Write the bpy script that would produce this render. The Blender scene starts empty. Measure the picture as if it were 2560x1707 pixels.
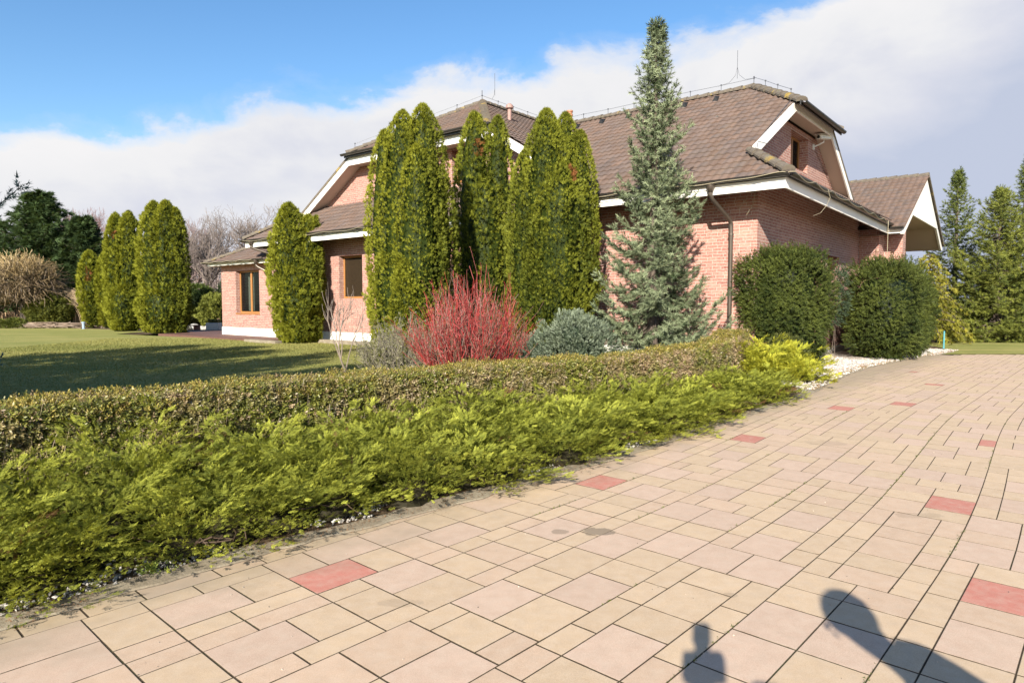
import bpy, bmesh, math, random
import numpy as np
from mathutils import Vector, Matrix, Euler
R = math.radians
rng = np.random.default_rng(7); random.seed(7)
sc = bpy.context.scene
col = sc.collection

# ------------------------------------------------------------------ camera, sky, sun, exposure
cam = bpy.data.cameras.new('camera'); cam.sensor_width = 36; cam.lens = 36*1680/2560
cam.clip_end = 3000; cam.clip_start = 0.05
co = bpy.data.objects.new('camera', cam); col.objects.link(co)
co.location = (0, 0, 1.6); co.rotation_euler = (R(90-3.32), 0, 0)
sc.camera = co
SUN_AZ, SUN_EL = 15.8+180, 27.3          # compass from +Y towards +X
w = bpy.data.worlds.new('World'); sc.world = w; w.use_nodes = True
nt = w.node_tree; nt.nodes.clear()
def N(t, k, **kw):
    n = t.nodes.new(k)
    for a, b in kw.items(): setattr(n, a, b)
    return n
def wire(t, *links):
    for a, b in links: t.links.new(a, b)
def mathn(t, op, a, b=None, c=None, clamp=False):
    n = t.nodes.new('ShaderNodeMath'); n.operation = op; n.use_clamp = clamp
    for i, x in enumerate((a, b, c)):
        if x is None: continue
        if isinstance(x, (int, float)): n.inputs[i].default_value = x
        else: t.links.new(x, n.inputs[i])
    return n.outputs[0]
def ramp(t, fac, stops, interp='LINEAR'):
    n = t.nodes.new('ShaderNodeValToRGB'); n.color_ramp.interpolation = interp
    el = n.color_ramp.elements
    while len(el) < len(stops): el.new(0.5)
    for e_, (p, c) in zip(el, stops): e_.position = p; e_.color = (*c, 1) if len(c) == 3 else c
    if fac is not None: t.links.new(fac, n.inputs[0])
    return n.outputs[0]
def noise(t, vec, scale, detail=4, rough=.55, dist=0, dim='3D'):
    n = t.nodes.new('ShaderNodeTexNoise'); n.noise_dimensions = dim
    n.inputs['Scale'].default_value = scale; n.inputs['Detail'].default_value = detail
    n.inputs['Roughness'].default_value = rough; n.inputs['Distortion'].default_value = dist
    if vec is not None: t.links.new(vec, n.inputs['Vector'])
    return n.outputs['Fac']
def mixc(t, fac, a, b, mode='MIX'):
    n = t.nodes.new('ShaderNodeMix'); n.data_type = 'RGBA'; n.blend_type = mode
    for s, x in ((0, fac), (6, a), (7, b)):
        if isinstance(x, (int, float)): n.inputs[s].default_value = x
        elif isinstance(x, (tuple, list)): n.inputs[s].default_value = (*x, 1) if len(x) == 3 else x
        else: t.links.new(x, n.inputs[s])
    return n.outputs[2]
SKY_STR = 0.088
out = N(nt, 'ShaderNodeOutputWorld')
sky = N(nt, 'ShaderNodeTexSky', sky_type='NISHITA', sun_disc=False)
sky.sun_elevation = R(SUN_EL); sky.sun_rotation = R(SUN_AZ); sky.air_density = 1.0; sky.dust_density = .6; sky.ozone_density = 2.2
tc = N(nt, 'ShaderNodeTexCoord'); sep = N(nt, 'ShaderNodeSeparateXYZ'); wire(nt, (tc.outputs['Generated'], sep.inputs[0]))
az = mathn(nt, 'ARCTAN2', sep.outputs[0], sep.outputs[1]); el_ = mathn(nt, 'ARCSINE', sep.outputs[2])
azn = mathn(nt, 'MULTIPLY_ADD', az, 1/1.6, .5, clamp=True)   # -0.8..0.8 -> 0..1
fc = N(nt, 'ShaderNodeFloatCurve'); wire(nt, (azn, fc.inputs['Value']))
edge = [(-.8,.12),(-.644,.176),(-.592,.205),(-.509,.228),(-.459,.242),(-.373,.262),(-.328,.275),(-.259,.272),(-.174,.285),(-.12,.30),(-.086,.317),(.015,.325),(.097,.325),(.166,.322),(.239,.335),(.331,.355),(.418,.385),(.504,.43),(.573,.49),(.637,.55),(.8,.6)]
cv = fc.mapping.curves[0]
while len(cv.points) < len(edge): cv.points.new(.5, .5)
for p, (a, b) in zip(cv.points, edge): p.location = (a/1.6+.5, b)
fc.mapping.update()
mp = N(nt, 'ShaderNodeMapping'); mp.inputs['Scale'].default_value = (1, 1, 1.7); wire(nt, (tc.outputs['Generated'], mp.inputs[0]))
n1 = noise(nt, mp.outputs[0], 5.5, 8, .58, .3); n2 = noise(nt, mp.outputs[0], 2.2, 5, .5, .4); n3 = noise(nt, mp.outputs[0], 18, 6, .6, .2)
off = mathn(nt, 'MULTIPLY_ADD', n1, .15, -.082)
off2 = mathn(nt, 'MULTIPLY_ADD', n3, .03, off)
below = mathn(nt, 'SUBTRACT', mathn(nt, 'ADD', mathn(nt, 'SUBTRACT', fc.outputs[0], el_), off2), mathn(nt, 'MULTIPLY', mathn(nt, 'SUBTRACT', mathn(nt, 'ABSOLUTE', az), 1.1, clamp=True), .9))      # >0 inside the cloud
mask = ramp(nt, mathn(nt, 'MULTIPLY_ADD', below, 17, .36), [(0,(0,0,0)), (.25,(.10,.10,.10)), (.5,(.72,.72,.72)), (.8,(1,1,1))])
depth_ = mathn(nt, 'MULTIPLY_ADD', below, 2.6, mathn(nt, 'ADD', mathn(nt, 'ADD', mathn(nt, 'MULTIPLY_ADD', n2, 2.1, -1.25), mathn(nt, 'MULTIPLY', n1, .55)), mathn(nt, 'MULTIPLY', mathn(nt, 'SUBTRACT', mathn(nt, 'ADD', az, .1), mathn(nt, 'MULTIPLY', el_, 1.1), clamp=True), .62)), clamp=True)
ccol = ramp(nt, depth_, [(0,(1.0,.99,1.0)), (.3,(.95,.95,.97)), (.6,(.78,.80,.90)), (1,(.60,.66,.82))])
b1 = N(nt, 'ShaderNodeBackground'); b1.inputs[1].default_value = SKY_STR
hs = N(nt, 'ShaderNodeHueSaturation'); hs.inputs['Saturation'].default_value = 1.2; hs.inputs['Value'].default_value = 1.0
wire(nt, (sky.outputs[0], hs.inputs['Color']), (hs.outputs[0], b1.inputs[0]))
b2 = N(nt, 'ShaderNodeBackground'); b2.inputs[1].default_value = .405; wire(nt, (ccol, b2.inputs[0]))
ms = N(nt, 'ShaderNodeMixShader'); wire(nt, (mask, ms.inputs[0]), (b1.outputs[0], ms.inputs[1]), (b2.outputs[0], ms.inputs[2]), (ms.outputs[0], out.inputs[0]))
sl = bpy.data.lights.new('sun', 'SUN'); sl.energy = 5.0; sl.angle = R(.55); sl.color = (1, .93, .80)
so = bpy.data.objects.new('sun', sl); col.objects.link(so)
sd = Vector((math.sin(R(SUN_AZ))*math.cos(R(SUN_EL)), math.cos(R(SUN_AZ))*math.cos(R(SUN_EL)), math.sin(R(SUN_EL))))
so.rotation_euler = sd.to_track_quat('Z', 'Y').to_euler()
sc.view_settings.view_transform = 'Standard'; sc.view_settings.look = 'None'
sc.view_settings.exposure = 1.18; sc.view_settings.gamma = 1; sc.view_settings.use_curve_mapping = False

# ------------------------------------------------------------------ helpers
def tag(o, label=None, cat=None, group=None, kind=None):
    if label: o['label'] = label
    if cat: o['category'] = cat
    if group: o['group'] = group
    if kind: o['kind'] = kind
    return o
def empty(name, loc, rz=0, **k):
    o = bpy.data.objects.new(name, None); col.objects.link(o); o.location = loc; o.rotation_euler = (0, 0, rz)
    o.empty_display_size = .2
    return tag(o, **k)
def link(name, me, mat=None, parent=None):
    o = bpy.data.objects.new(name, me); col.objects.link(o)
    if mat is not None:
        for m in (mat if isinstance(mat, (list, tuple)) else [mat]): me.materials.append(m)
    if parent: o.parent = parent
    return o
def npmesh(name, V_, F_, mat=None, parent=None, vcol=None, smooth=False, origin=None):
    """V_ (n,3); F_ list of int arrays (k,3) or (k,4)"""
    V_ = np.asarray(V_, dtype=np.float32)
    if origin is not None: V_ = V_ - np.asarray(origin, dtype=np.float32)
    me = bpy.data.meshes.new(name)
    Fs = [np.asarray(f, dtype=np.int32) for f in (F_ if isinstance(F_, list) else [F_]) if len(f)]
    me.vertices.add(len(V_)); me.vertices.foreach_set('co', V_.ravel())
    nl = sum(f.size for f in Fs); npoly = sum(len(f) for f in Fs)
    me.loops.add(nl); me.loops.foreach_set('vertex_index', np.concatenate([f.ravel() for f in Fs]))
    me.polygons.add(npoly)
    tot = np.concatenate([np.full(len(f), f.shape[1], dtype=np.int32) for f in Fs])
    st = np.concatenate([[0], np.cumsum(tot)[:-1]]).astype(np.int32)
    me.polygons.foreach_set('loop_start', st)
    try: me.polygons.foreach_set('loop_total', tot)
    except Exception: pass
    me.polygons.foreach_set('use_smooth', np.full(npoly, bool(smooth)))
    me.update(calc_edges=True)
    if vcol is not None:
        a = me.color_attributes.new('Col', 'FLOAT_COLOR', 'POINT')
        c = np.ones((len(V_), 4), dtype=np.float32); c[:, :3] = vcol
        a.data.foreach_set('color', c.ravel())
    o = link(name, me, mat, parent)
    if origin is not None and parent is None: o.location = tuple(origin)
    return o
def hash3(ix, iy, iz, seed=0):
    h = (ix*374761393 + iy*668265263 + iz*2147483647 + seed*974711) & 0xffffffff
    h = ((h ^ (h >> 13))*1274126177) & 0xffffffff
    return ((h ^ (h >> 16)) & 0xffff)/65535.
def vnoise(P, scale, seed=0):
    p = np.asarray(P, dtype=np.float64)*scale; i = np.floor(p).astype(np.int64); f = p-i; f = f*f*(3-2*f)
    r = 0
    for dx in (0, 1):
        for dy in (0, 1):
            for dz in (0, 1):
                wgt = (f[:, 0] if dx else 1-f[:, 0])*(f[:, 1] if dy else 1-f[:, 1])*(f[:, 2] if dz else 1-f[:, 2])
                r = r + wgt*hash3(i[:, 0]+dx, i[:, 1]+dy, i[:, 2]+dz, seed)
    return r
def nrm(a):
    return a/np.maximum(np.linalg.norm(a, axis=-1, keepdims=True), 1e-9)
class Acc:                                   # collects many small meshes into one
    def __init__(s): s.v = []; s.f = {3: [], 4: []}; s.c = []; s.n = 0
    def add(s, v, f, c=None):
        v = np.asarray(v, dtype=np.float32).reshape(-1, 3)
        for ff in (f if isinstance(f, list) else [f]):
            ff = np.asarray(ff)
            if len(ff): s.f[ff.shape[1]].append(ff+s.n)
        s.v.append(v); s.n += len(v)
        if c is not None: s.c.append(np.array(np.broadcast_to(np.asarray(c, dtype=np.float32), (len(v), 3))))
        return s
    def build(s, name, mat, parent=None, smooth=False, origin=None):
        F = [np.concatenate(s.f[k]) for k in (3, 4) if s.f[k]]
        return npmesh(name, np.concatenate(s.v), F, mat, parent, np.concatenate(s.c) if s.c else None, smooth, origin)
def scatter(tmpl, P, D, Nn, S):
    """copies of a leaf template (y forward, z normal). returns verts, faces"""
    tv, tf = tmpl
    y = nrm(D); x = nrm(np.cross(y, Nn)); z = np.cross(x, y)
    S = np.broadcast_to(np.asarray(S, dtype=float).reshape(-1, 1, 1), (len(P), 1, 1))
    v = P[:, None, :] + S*(tv[None, :, 0:1]*x[:, None, :] + tv[None, :, 1:2]*y[:, None, :] + tv[None, :, 2:3]*z[:, None, :])
    f = (tf[None] + (np.arange(len(P))*len(tv))[:, None, None]).reshape(-1, tf.shape[1])
    return v.reshape(-1, 3), f
def percopy(c, m): return np.repeat(c, m, axis=0)
def tubes(paths, radii, sides=4):
    """paths (n,k,3), radii (n,k)"""
    P = np.asarray(paths, dtype=float); r = np.asarray(radii, dtype=float); n, k, _ = P.shape
    T = np.empty_like(P); T[:, 1:-1] = P[:, 2:]-P[:, :-2]; T[:, 0] = P[:, 1]-P[:, 0]; T[:, -1] = P[:, -1]-P[:, -2]
    T = nrm(T); ref = np.where(np.abs(T[..., 2:3]) > .9, np.array([1., 0, 0]), np.array([0, 0, 1.]))
    A = nrm(np.cross(T, ref)); B = np.cross(T, A)
    an = np.arange(sides)*2*math.pi/sides
    V = P[:, :, None, :] + r[:, :, None, None]*(np.cos(an)[None, None, :, None]*A[:, :, None, :]+np.sin(an)[None, None, :, None]*B[:, :, None, :])
    idx = np.arange(n*k*sides).reshape(n, k, sides)
    a = idx[:, :-1, :]; b = idx[:, 1:, :]
    f = np.stack([a, np.roll(a, -1, 2), np.roll(b, -1, 2), b], -1).reshape(-1, 4)
    return V.reshape(-1, 3), f
def box(x0, x1, y0, y1, z0, z1):
    v = [(x, y, z) for z in (z0, z1) for y in (y0, y1) for x in (x0, x1)]
    f = [(0, 2, 3, 1), (4, 5, 7, 6), (0, 1, 5, 4), (2, 6, 7, 3), (0, 4, 6, 2), (1, 3, 7, 5)]
    return np.array(v, dtype=float), np.array(f)
def bevel(o, wd=.01, seg=2):
    m = o.modifiers.new('bevel', 'BEVEL'); m.width = wd; m.segments = seg; m.limit_method = 'ANGLE'; return o
def lathe(prof, n=16, c=(0, 0, 0)):
    p = np.array(prof, dtype=float); a = np.arange(n)*2*math.pi/n
    V = np.stack([p[:, None, 0]*np.cos(a), p[:, None, 0]*np.sin(a), np.repeat(p[:, 1:2], n, 1)], -1)+np.array(c)
    i = np.arange(len(p)*n).reshape(len(p), n)
    f = np.stack([i[:-1], np.roll(i[:-1], -1, 1), np.roll(i[1:], -1, 1), i[1:]], -1).reshape(-1, 4)
    return V.reshape(-1, 3), f

# ------------------------------------------------------------------ materials
def newmat(name):
    m = bpy.data.materials.new(name); m.use_nodes = True; t = m.node_tree; t.nodes.clear()
    o = N(t, 'ShaderNodeOutputMaterial'); b = N(t, 'ShaderNodeBsdfPrincipled'); wire(t, (b.outputs[0], o.inputs[0]))
    return m, t, b, o
def bump(t, b, h, strength=.4, dist=.01):
    n = N(t, 'ShaderNodeBump'); n.inputs['Strength'].default_value = strength; n.inputs['Distance'].default_value = dist
    wire(t, (h, n.inputs['Height']), (n.outputs[0], b.inputs['Normal']))
def plain(name, c, rough=.6, var=.15, scale=6, metal=0, spec=.4, bmp=.15):
    m, t, b, o = newmat(name); g = N(t, 'ShaderNodeNewGeometry')
    n = noise(t, g.outputs['Position'], scale, 6, .6); n2 = noise(t, g.outputs['Position'], scale*9, 3, .6)
    c = np.array(c); f = mathn(t, 'MULTIPLY_ADD', n2, .35, mathn(t, 'MULTIPLY', n, .65))
    cc = ramp(t, f, [(.25, tuple(c*(1-var))), (.75, tuple(np.minimum(c*(1+var), .95)))])
    wire(t, (cc, b.inputs['Base Color'])); b.inputs['Roughness'].default_value = rough; b.inputs['Metallic'].default_value = metal
    b.inputs['Specular IOR Level'].default_value = spec
    if bmp: bump(t, b, n2, bmp, .004)
    return m
def leafmat(name, trans=.3, rough=.6, spec=.12, tint=(1, 1, 1)):
    m, t, b, o = newmat(name); a = N(t, 'ShaderNodeAttribute', attribute_name='Col')
    g = N(t, 'ShaderNodeNewGeometry'); n = noise(t, g.outputs['Position'], 30, 3)
    cc = mixc(t, 1.0, a.outputs['Color'], ramp(t, n, [(.3, (.82,.82,.82)), (.7, (1.15,1.15,1.15))]), 'MULTIPLY')
    wire(t, (cc, b.inputs['Base Color'])); b.inputs['Roughness'].default_value = rough; b.inputs['Specular IOR Level'].default_value = spec
    tr = N(t, 'ShaderNodeBsdfTranslucent'); wire(t, (mixc(t, 1.0, cc, (1.25,1.15,.7), 'MULTIPLY'), tr.inputs[0]))
    mx = N(t, 'ShaderNodeMixShader'); mx.inputs[0].default_value = trans
    wire(t, (b.outputs[0], mx.inputs[1]), (tr.outputs[0], mx.inputs[2]), (mx.outputs[0], o.inputs[0]))
    return m
M = {}
M['leaf'] = leafmat('foliage', .3); M['needle'] = leafmat('needles', .14, .55, .2); M['dry'] = leafmat('box_leaf', .15, .45, .4)
def barkmat(name, c):
    m, t, b, o = newmat(name); g = N(t, 'ShaderNodeNewGeometry')
    mp_ = N(t, 'ShaderNodeMapping'); mp_.inputs['Scale'].default_value = (1, 1, .25); wire(t, (g.outputs['Position'], mp_.inputs[0]))
    n = noise(t, mp_.outputs[0], 40, 5, .6); c = np.array(c)
    wire(t, (ramp(t, n, [(.3, tuple(c*.6)), (.7, tuple(c*1.35))]), b.inputs['Base Color'])); b.inputs['Roughness'].default_value = .85
    bump(t, b, n, .5, .01); return m
M['bark'] = barkmat('bark', (.12, .09, .07)); M['greybark'] = barkmat('grey_bark', (.24, .20, .18)); M['palebark'] = barkmat('pale_bark', (.30, .26, .21))
def colbark(name):
    m, t, b, o = newmat(name); a = N(t, 'ShaderNodeAttribute', attribute_name='Col'); wire(t, (a.outputs['Color'], b.inputs['Base Color']))
    b.inputs['Roughness'].default_value = .5; b.inputs['Specular IOR Level'].default_value = .4; return m
M['twig'] = colbark('coloured_twig')

# brick: UV in metres
def brickmat():
    m, t, b, o = newmat('pink_brick'); uv = N(t, 'ShaderNodeUVMap'); uv.uv_map = 'UVMap'
    g = N(t, 'ShaderNodeNewGeometry')
    nz = N(t, 'ShaderNodeTexNoise'); nz.inputs['Scale'].default_value = 7; nz.inputs['Detail'].default_value = 3; wire(t, (uv.outputs[0], nz.inputs['Vector']))
    vm = N(t, 'ShaderNodeVectorMath', operation='MULTIPLY_ADD'); vm.inputs[1].default_value = (.012, .022, 0); wire(t, (nz.outputs['Color'], vm.inputs[0]), (uv.outputs[0], vm.inputs[2]))
    br = N(t, 'ShaderNodeTexBrick'); wire(t, (vm.outputs[0], br.inputs['Vector']))
    br.inputs['Scale'].default_value = 1; br.inputs['Brick Width'].default_value = .27; br.inputs['Row Height'].default_value = .073
    br.inputs['Mortar Size'].default_value = .0065; br.inputs['Mortar Smooth'].default_value = .35; br.inputs['Bias'].default_value = 0
    br.offset = .43; br.squash = .8; br.squash_frequency = 3
    br.inputs['Color1'].default_value = (0, 0, 0, 1); br.inputs['Color2'].default_value = (1, 1, 1, 1); br.inputs['Mortar'].default_value = (.5, .5, .5, 1)
    cc = ramp(t, br.outputs['Color'], [(0, (.26,.095,.08)), (.35, (.40,.17,.135)), (.7, (.33,.14,.115)), (1, (.50,.26,.205))])
    n = noise(t, uv.outputs[0], 22, 6, .65); n4 = noise(t, uv.outputs[0], .9, 3, .5)
    cc = mixc(t, mathn(t, 'MULTIPLY', ramp(t, n, [(.45, (0,0,0)), (.68, (1,1,1))]), .55), cc, (.66,.47,.40))
    cc = mixc(t, mathn(t, 'MULTIPLY', n4, .25), cc, (.54,.29,.22))
    cc = mixc(t, br.outputs['Fac'], cc, (.66,.57,.50))
    wire(t, (cc, b.inputs['Base Color'])); b.inputs['Roughness'].default_value = .85; b.inputs['Specular IOR Level'].default_value = .2
    h = mathn(t, 'ADD', mathn(t, 'SUBTRACT', 1, br.outputs['Fac']), mathn(t, 'MULTIPLY', n, 1.0))
    bump(t, b, h, .85, .012); return m
M['brick'] = brickmat()
M['white'] = plain('white_board', (.80, .77, .72), .5, .05, 2, bmp=.05)
M['plinth'] = plain('white_plinth', (.74, .73, .70), .7, .12, 3)
M['soffit'] = plain('cream_soffit', (.62, .50, .42), .7, .04, 2, bmp=.05)
M['gutter'] = plain('dark_bronze_gutter', (.055, .050, .045), .35, .25, 5, metal=.4, spec=.5)
M['pipe'] = plain('bronze_downpipe', (.13, .105, .085), .35, .15, 5, metal=.5, spec=.5)
M['wood'] = plain('orange_wood_frame', (.38, .17, .05), .4, .2, 9)
M['blind'] = plain('brown_blind', (.22, .11, .06), .6, .1, 9)
M['metal'] = plain('zinc_wire', (.16, .16, .17), .4, .1, 5, metal=.6)
M['cable'] = plain('beige_cable', (.36, .31, .21), .5, .1, 5)
M['clay'] = plain('terracotta_pipe', (.45, .20, .11), .6, .2, 12)
M['ventpink'] = plain('pink_vent_pipe', (.36, .22, .19), .6, .2, 12)
M['black'] = plain('black_plastic', (.02, .02, .02), .5, .2, 5)
M['deck'] = plain('brown_deck_boards', (.15, .075, .055), .6, .3, 8)
M['camwhite'] = plain('camera_casing', (.72, .73, .70), .35, .03, 5)
M['teal'] = plain('teal_paint', (.10, .34, .38), .4, .1, 9)
M['bluegrey'] = plain('blue_grey_plastic', (.30, .38, .48), .4, .1, 9)
M['planter'] = plain('white_planter', (.68, .66, .62), .7, .1, 6)
M['redwood'] = plain('red_brown_wood', (.26, .07, .04), .6, .2, 6)
def glassmat():
    m, t, b, o = newmat('window_pane'); b.inputs['Base Color'].default_value = (.02, .022, .022, 1); b.inputs['Roughness'].default_value = .02
    b.inputs['Specular IOR Level'].default_value = .8
    g = N(t, 'ShaderNodeNewGeometry'); n = noise(t, g.outputs['Position'], 1.4, 2); bump(t, b, n, .03, .05); 
    tr = N(t, 'ShaderNodeBsdfTransparent'); tr.inputs[0].default_value = (.75, .78, .75, 1)
    mx = N(t, 'ShaderNodeMixShader'); mx.inputs[0].default_value = .82
    wire(t, (b.outputs[0], mx.inputs[1]), (tr.outputs[0], mx.inputs[2]), (mx.outputs[0], o.inputs[0])); return m
M['glass'] = glassmat()
M['room'] = plain('dark_room', (.12, .11, .10), .9, .1, 2, bmp=0)
M['curtain'] = plain('grey_curtain', (.45, .45, .42), .9, .1, 8)
def roofmat():
    m, t, b, o = newmat('brown_roof_tile'); a = N(t, 'ShaderNodeAttribute', attribute_name='Col'); g = N(t, 'ShaderNodeNewGeometry')
    n = noise(t, g.outputs['Position'], 60, 4, .7); n2 = noise(t, g.outputs['Position'], 1.3, 5, .6)
    cc = mixc(t, 1.0, a.outputs['Color'], ramp(t, n, [(.3, (.78,.78,.78)), (.7, (1.2,1.2,1.2))]), 'MULTIPLY')
    cc = mixc(t, mathn(t, 'MULTIPLY', ramp(t, n2, [(.5, (0,0,0)), (.8, (1,1,1))]), .35), cc, (.17, .145, .115))
    wire(t, (cc, b.inputs['Base Color'])); b.inputs['Roughness'].default_value = .85; b.inputs['Specular IOR Level'].default_value = .2
    bump(t, b, n, .3, .005); return m
M['tile'] = roofmat()
def ridgemat():
    m, t, b, o = newmat('weathered_ridge_tile'); g = N(t, 'ShaderNodeNewGeometry')
    n = noise(t, g.outputs['Position'], 9, 6, .7); n2 = noise(t, g.outputs['Position'], 2.6, 5, .65); n3 = noise(t, g.outputs['Position'], 50, 3)
    cc = ramp(t, n, [(.3, (.085,.07,.055)), (.55, (.16,.13,.10)), (.75, (.13,.14,.08))])
    cc = mixc(t, ramp(t, n2, [(.58, (0,0,0)), (.66, (.8,.8,.8))]), cc, (.38,.27,.06))
    wire(t, (cc, b.inputs['Base Color'])); b.inputs['Roughness'].default_value = .9; bump(t, b, n3, .5, .008); return m
M['ridge'] = ridgemat()
STAINS = [(.60, 4.62, .13, .085, .75), (.34, 4.62, .07, .055, .55), (3.08, 4.98, .20, .07, .22), (3.6, 7.6, .25, .15, .18), (1.2, 3.6, .04, .03, .3), (-.6, 3.5, .12, .05, .2)]
def pavemat():
    m, t, b, o = newmat('concrete_paver'); a = N(t, 'ShaderNodeAttribute', attribute_name='Col'); g = N(t, 'ShaderNodeNewGeometry'); P = g.outputs['Position']
    n = noise(t, P, 150, 3, .7); n2 = noise(t, P, 2.2, 6, .6); n3 = noise(t, P, 420, 2, .6); n5 = noise(t, P, 9, 6, .65)
    cc = mixc(t, 1.0, a.outputs['Color'], ramp(t, n, [(.3, (.90,.90,.90)), (.7, (1.09,1.09,1.09))]), 'MULTIPLY')
    cc = mixc(t, 1.0, cc, ramp(t, n3, [(.36, (.80,.78,.76)), (.62, (1.10,1.10,1.10))]), 'MULTIPLY')
    dust = ramp(t, noise(t, P, 14, 7, .7), [(.42, (0,0,0)), (.75, (1,1,1))]); cc = mixc(t, mathn(t, 'MULTIPLY', dust, .38), cc, (.60,.50,.40))
    cc = mixc(t, 1.0, cc, ramp(t, n5, [(.3, (.93,.92,.91)), (.6, (1.03,1.03,1.03))]), 'MULTIPLY')
    # mossy grey dirt along the planted edge: distance to the bed in metres along the n axis
    s = N(t, 'ShaderNodeSeparateXYZ'); wire(t, (P, s.inputs[0]))
    nn = mathn(t, 'ADD', mathn(t, 'MULTIPLY', s.outputs[0], -.7413), mathn(t, 'MULTIPLY', s.outputs[1], .6712))
    d = mathn(t, 'SUBTRACT', mathn(t, 'MULTIPLY_ADD', n2, 1.5, nn), 4.12)
    stain = ramp(t, mathn(t, 'MULTIPLY', d, 1.5, clamp=True), [(0, (0,0,0)), (1, (1,1,1))])
    cc = mixc(t, mathn(t, 'MULTIPLY', stain, .62), cc, (.30,.25,.18))
    sp = noise(t, P, 1.05, 6, .62, .3)
    for (sx, sy, rx, ry, am) in STAINS:
        dx = mathn(t, 'DIVIDE', mathn(t, 'SUBTRACT', s.outputs[0], sx), rx); dy = mathn(t, 'DIVIDE', mathn(t, 'SUBTRACT', s.outputs[1], sy), ry)
        q = mathn(t, 'ADD', mathn(t, 'ADD', mathn(t, 'MULTIPLY', dx, dx), mathn(t, 'MULTIPLY', dy, dy)), mathn(t, 'MULTIPLY_ADD', n5, 2.6, -1.3))
        cc = mixc(t, mathn(t, 'MULTIPLY', ramp(t, q, [(.75, (1,1,1)), (1.0, (0,0,0))]), am), cc, (.21, .165, .12))
    cc = mixc(t, ramp(t, sp, [(.70, (0,0,0)), (.74, (.45,.45,.45))]), cc, (.25,.20,.15))
    wire(t, (cc, b.inputs['Base Color'])); b.inputs['Roughness'].default_value = .8; b.inputs['Specular IOR Level'].default_value = .3
    bump(t, b, mathn(t, 'ADD', n, n3), .35, .0016); return m
M['paver'] = pavemat()
def groundmat(name, stops, sc1, sc2, bstr=.5, bd=.02, stretch=None):
    m, t, b, o = newmat(name); g = N(t, 'ShaderNodeNewGeometry'); P = g.outputs['Position']
    n = noise(t, P, sc1, 6, .6); n2 = noise(t, P, sc2, 4, .7)
    f = mathn(t, 'ADD', mathn(t, 'MULTIPLY', n, .55), mathn(t, 'MULTIPLY', n2, .45))
    if stretch:
        mp_ = N(t, 'ShaderNodeMapping'); mp_.inputs['Rotation'].default_value = (0, 0, R(stretch)); mp_.inputs['Scale'].default_value = (.12, 1.7, 1); wire(t, (P, mp_.inputs[0]))
        f = mathn(t, 'ADD', mathn(t, 'MULTIPLY', f, .65), mathn(t, 'MULTIPLY', noise(t, mp_.outputs[0], .8, 4, .6), .35))
    wire(t, (ramp(t, f, stops), b.inputs['Base Color'])); b.inputs['Roughness'].default_value = .95; b.inputs['Specular IOR Level'].default_value = .15
    bump(t, b, n2, bstr, bd); return m
M['joint'] = groundmat('joint_sand', [(.3, (.040,.028,.018)), (.52, (.075,.052,.032)), (.62, (.04,.055,.018)), (.75,(.05,.08,.02))], 1.1, 60)
M['soil'] = groundmat('bed_soil', [(.3, (.05,.035,.022)), (.5, (.11,.075,.045)), (.7, (.20,.15,.10))], 3, 45)
M['lawn'] = groundmat('lawn_grass', [(.32, (.16,.185,.045)), (.45, (.25,.26,.07)), (.56, (.35,.32,.105)), (.7, (.46,.38,.155))], .5, 38, .8, .03, stretch=-50)
M['field'] = groundmat('dry_ground', [(.3, (.13,.10,.05)), (.5, (.22,.17,.09)), (.7, (.14,.15,.05))], .3, 8)
M['kerb'] = groundmat('mossy_kerb', [(.3, (.17,.14,.10)), (.5, (.27,.225,.165)), (.62,(.33,.29,.22)), (.72, (.16,.16,.07))], 5, 70, .6, .01)
def stonemat():
    m, t, b, o = newmat('pale_pebble'); a = N(t, 'ShaderNodeAttribute', attribute_name='Col'); wire(t, (a.outputs['Color'], b.inputs['Base Color'])); b.inputs['Roughness'].default_value = .8; return m
M['stone'] = stonemat()
M['skin'] = plain('skin', (.50, .32, .24), .5, .08, 8); M['coat'] = plain('dark_jacket', (.05, .055, .07), .8, .1, 8); M['jeans'] = plain('blue_trousers', (.05, .07, .12), .8, .1, 8); M['hair'] = plain('brown_hair', (.05, .03, .02), .6, .2, 20)

# ------------------------------------------------------------------ ground, drive, beds
E_ = np.array([.67118, .74130]); N_ = np.array([-.74130, .67118])
def en(e, n, z=0): 
    p = e*E_ + n*N_; return (p[0], p[1], z)
def sheet(name, pts, z, mat, kind='structure'):
    bm = bmesh.new(); vs = [bm.verts.new((p[0], p[1], z)) for p in pts]; f = bm.faces.new(vs)
    if f.normal.z < 0: f.normal_flip()
    bmesh.ops.triangulate(bm, faces=bm.faces); me = bpy.data.meshes.new(name); bm.to_mesh(me); bm.free()
    return tag(link(name, me, mat), kind=kind)
a = np.arange(48)*2*math.pi/48
sheet('ground', [(700*math.cos(t_), 700*math.sin(t_)) for t_ in a], -.06, M['field'])
KERB = [(-6, 4.10), (-2, 4.08), (.7, 4.04), (1.09, 4.02), (1.57, 4.03), (2.36, 4.0), (2.98, 3.93), (3.79, 3.86), (4.98, 3.82), (6.35, 3.78), (8.98, 3.86), (11.8, 3.96), (14.04, 4.2), (16.3, 4.46), (18.66, 4.52), (21.5, 4.35), (24.07, 4.05), (25.6, 3.95)]
ke = np.array([k[0] for k in KERB]); kn = np.array([k[1] for k in KERB])
def kerb_n(e): return np.interp(e, ke, kn)
drive_pts = [en(e, n+.25) for e, n in KERB] + [(14.8, 20.45), (40, 21.2), (40, -6), (-12, -6)]
sheet('driveway_joints', drive_pts, -.0030, M['joint'])
def drift(e): 
    t = np.clip((np.asarray(e)-4.5)/7.5, 0, 1); return .36*t*t*(3-2*t)
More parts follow.
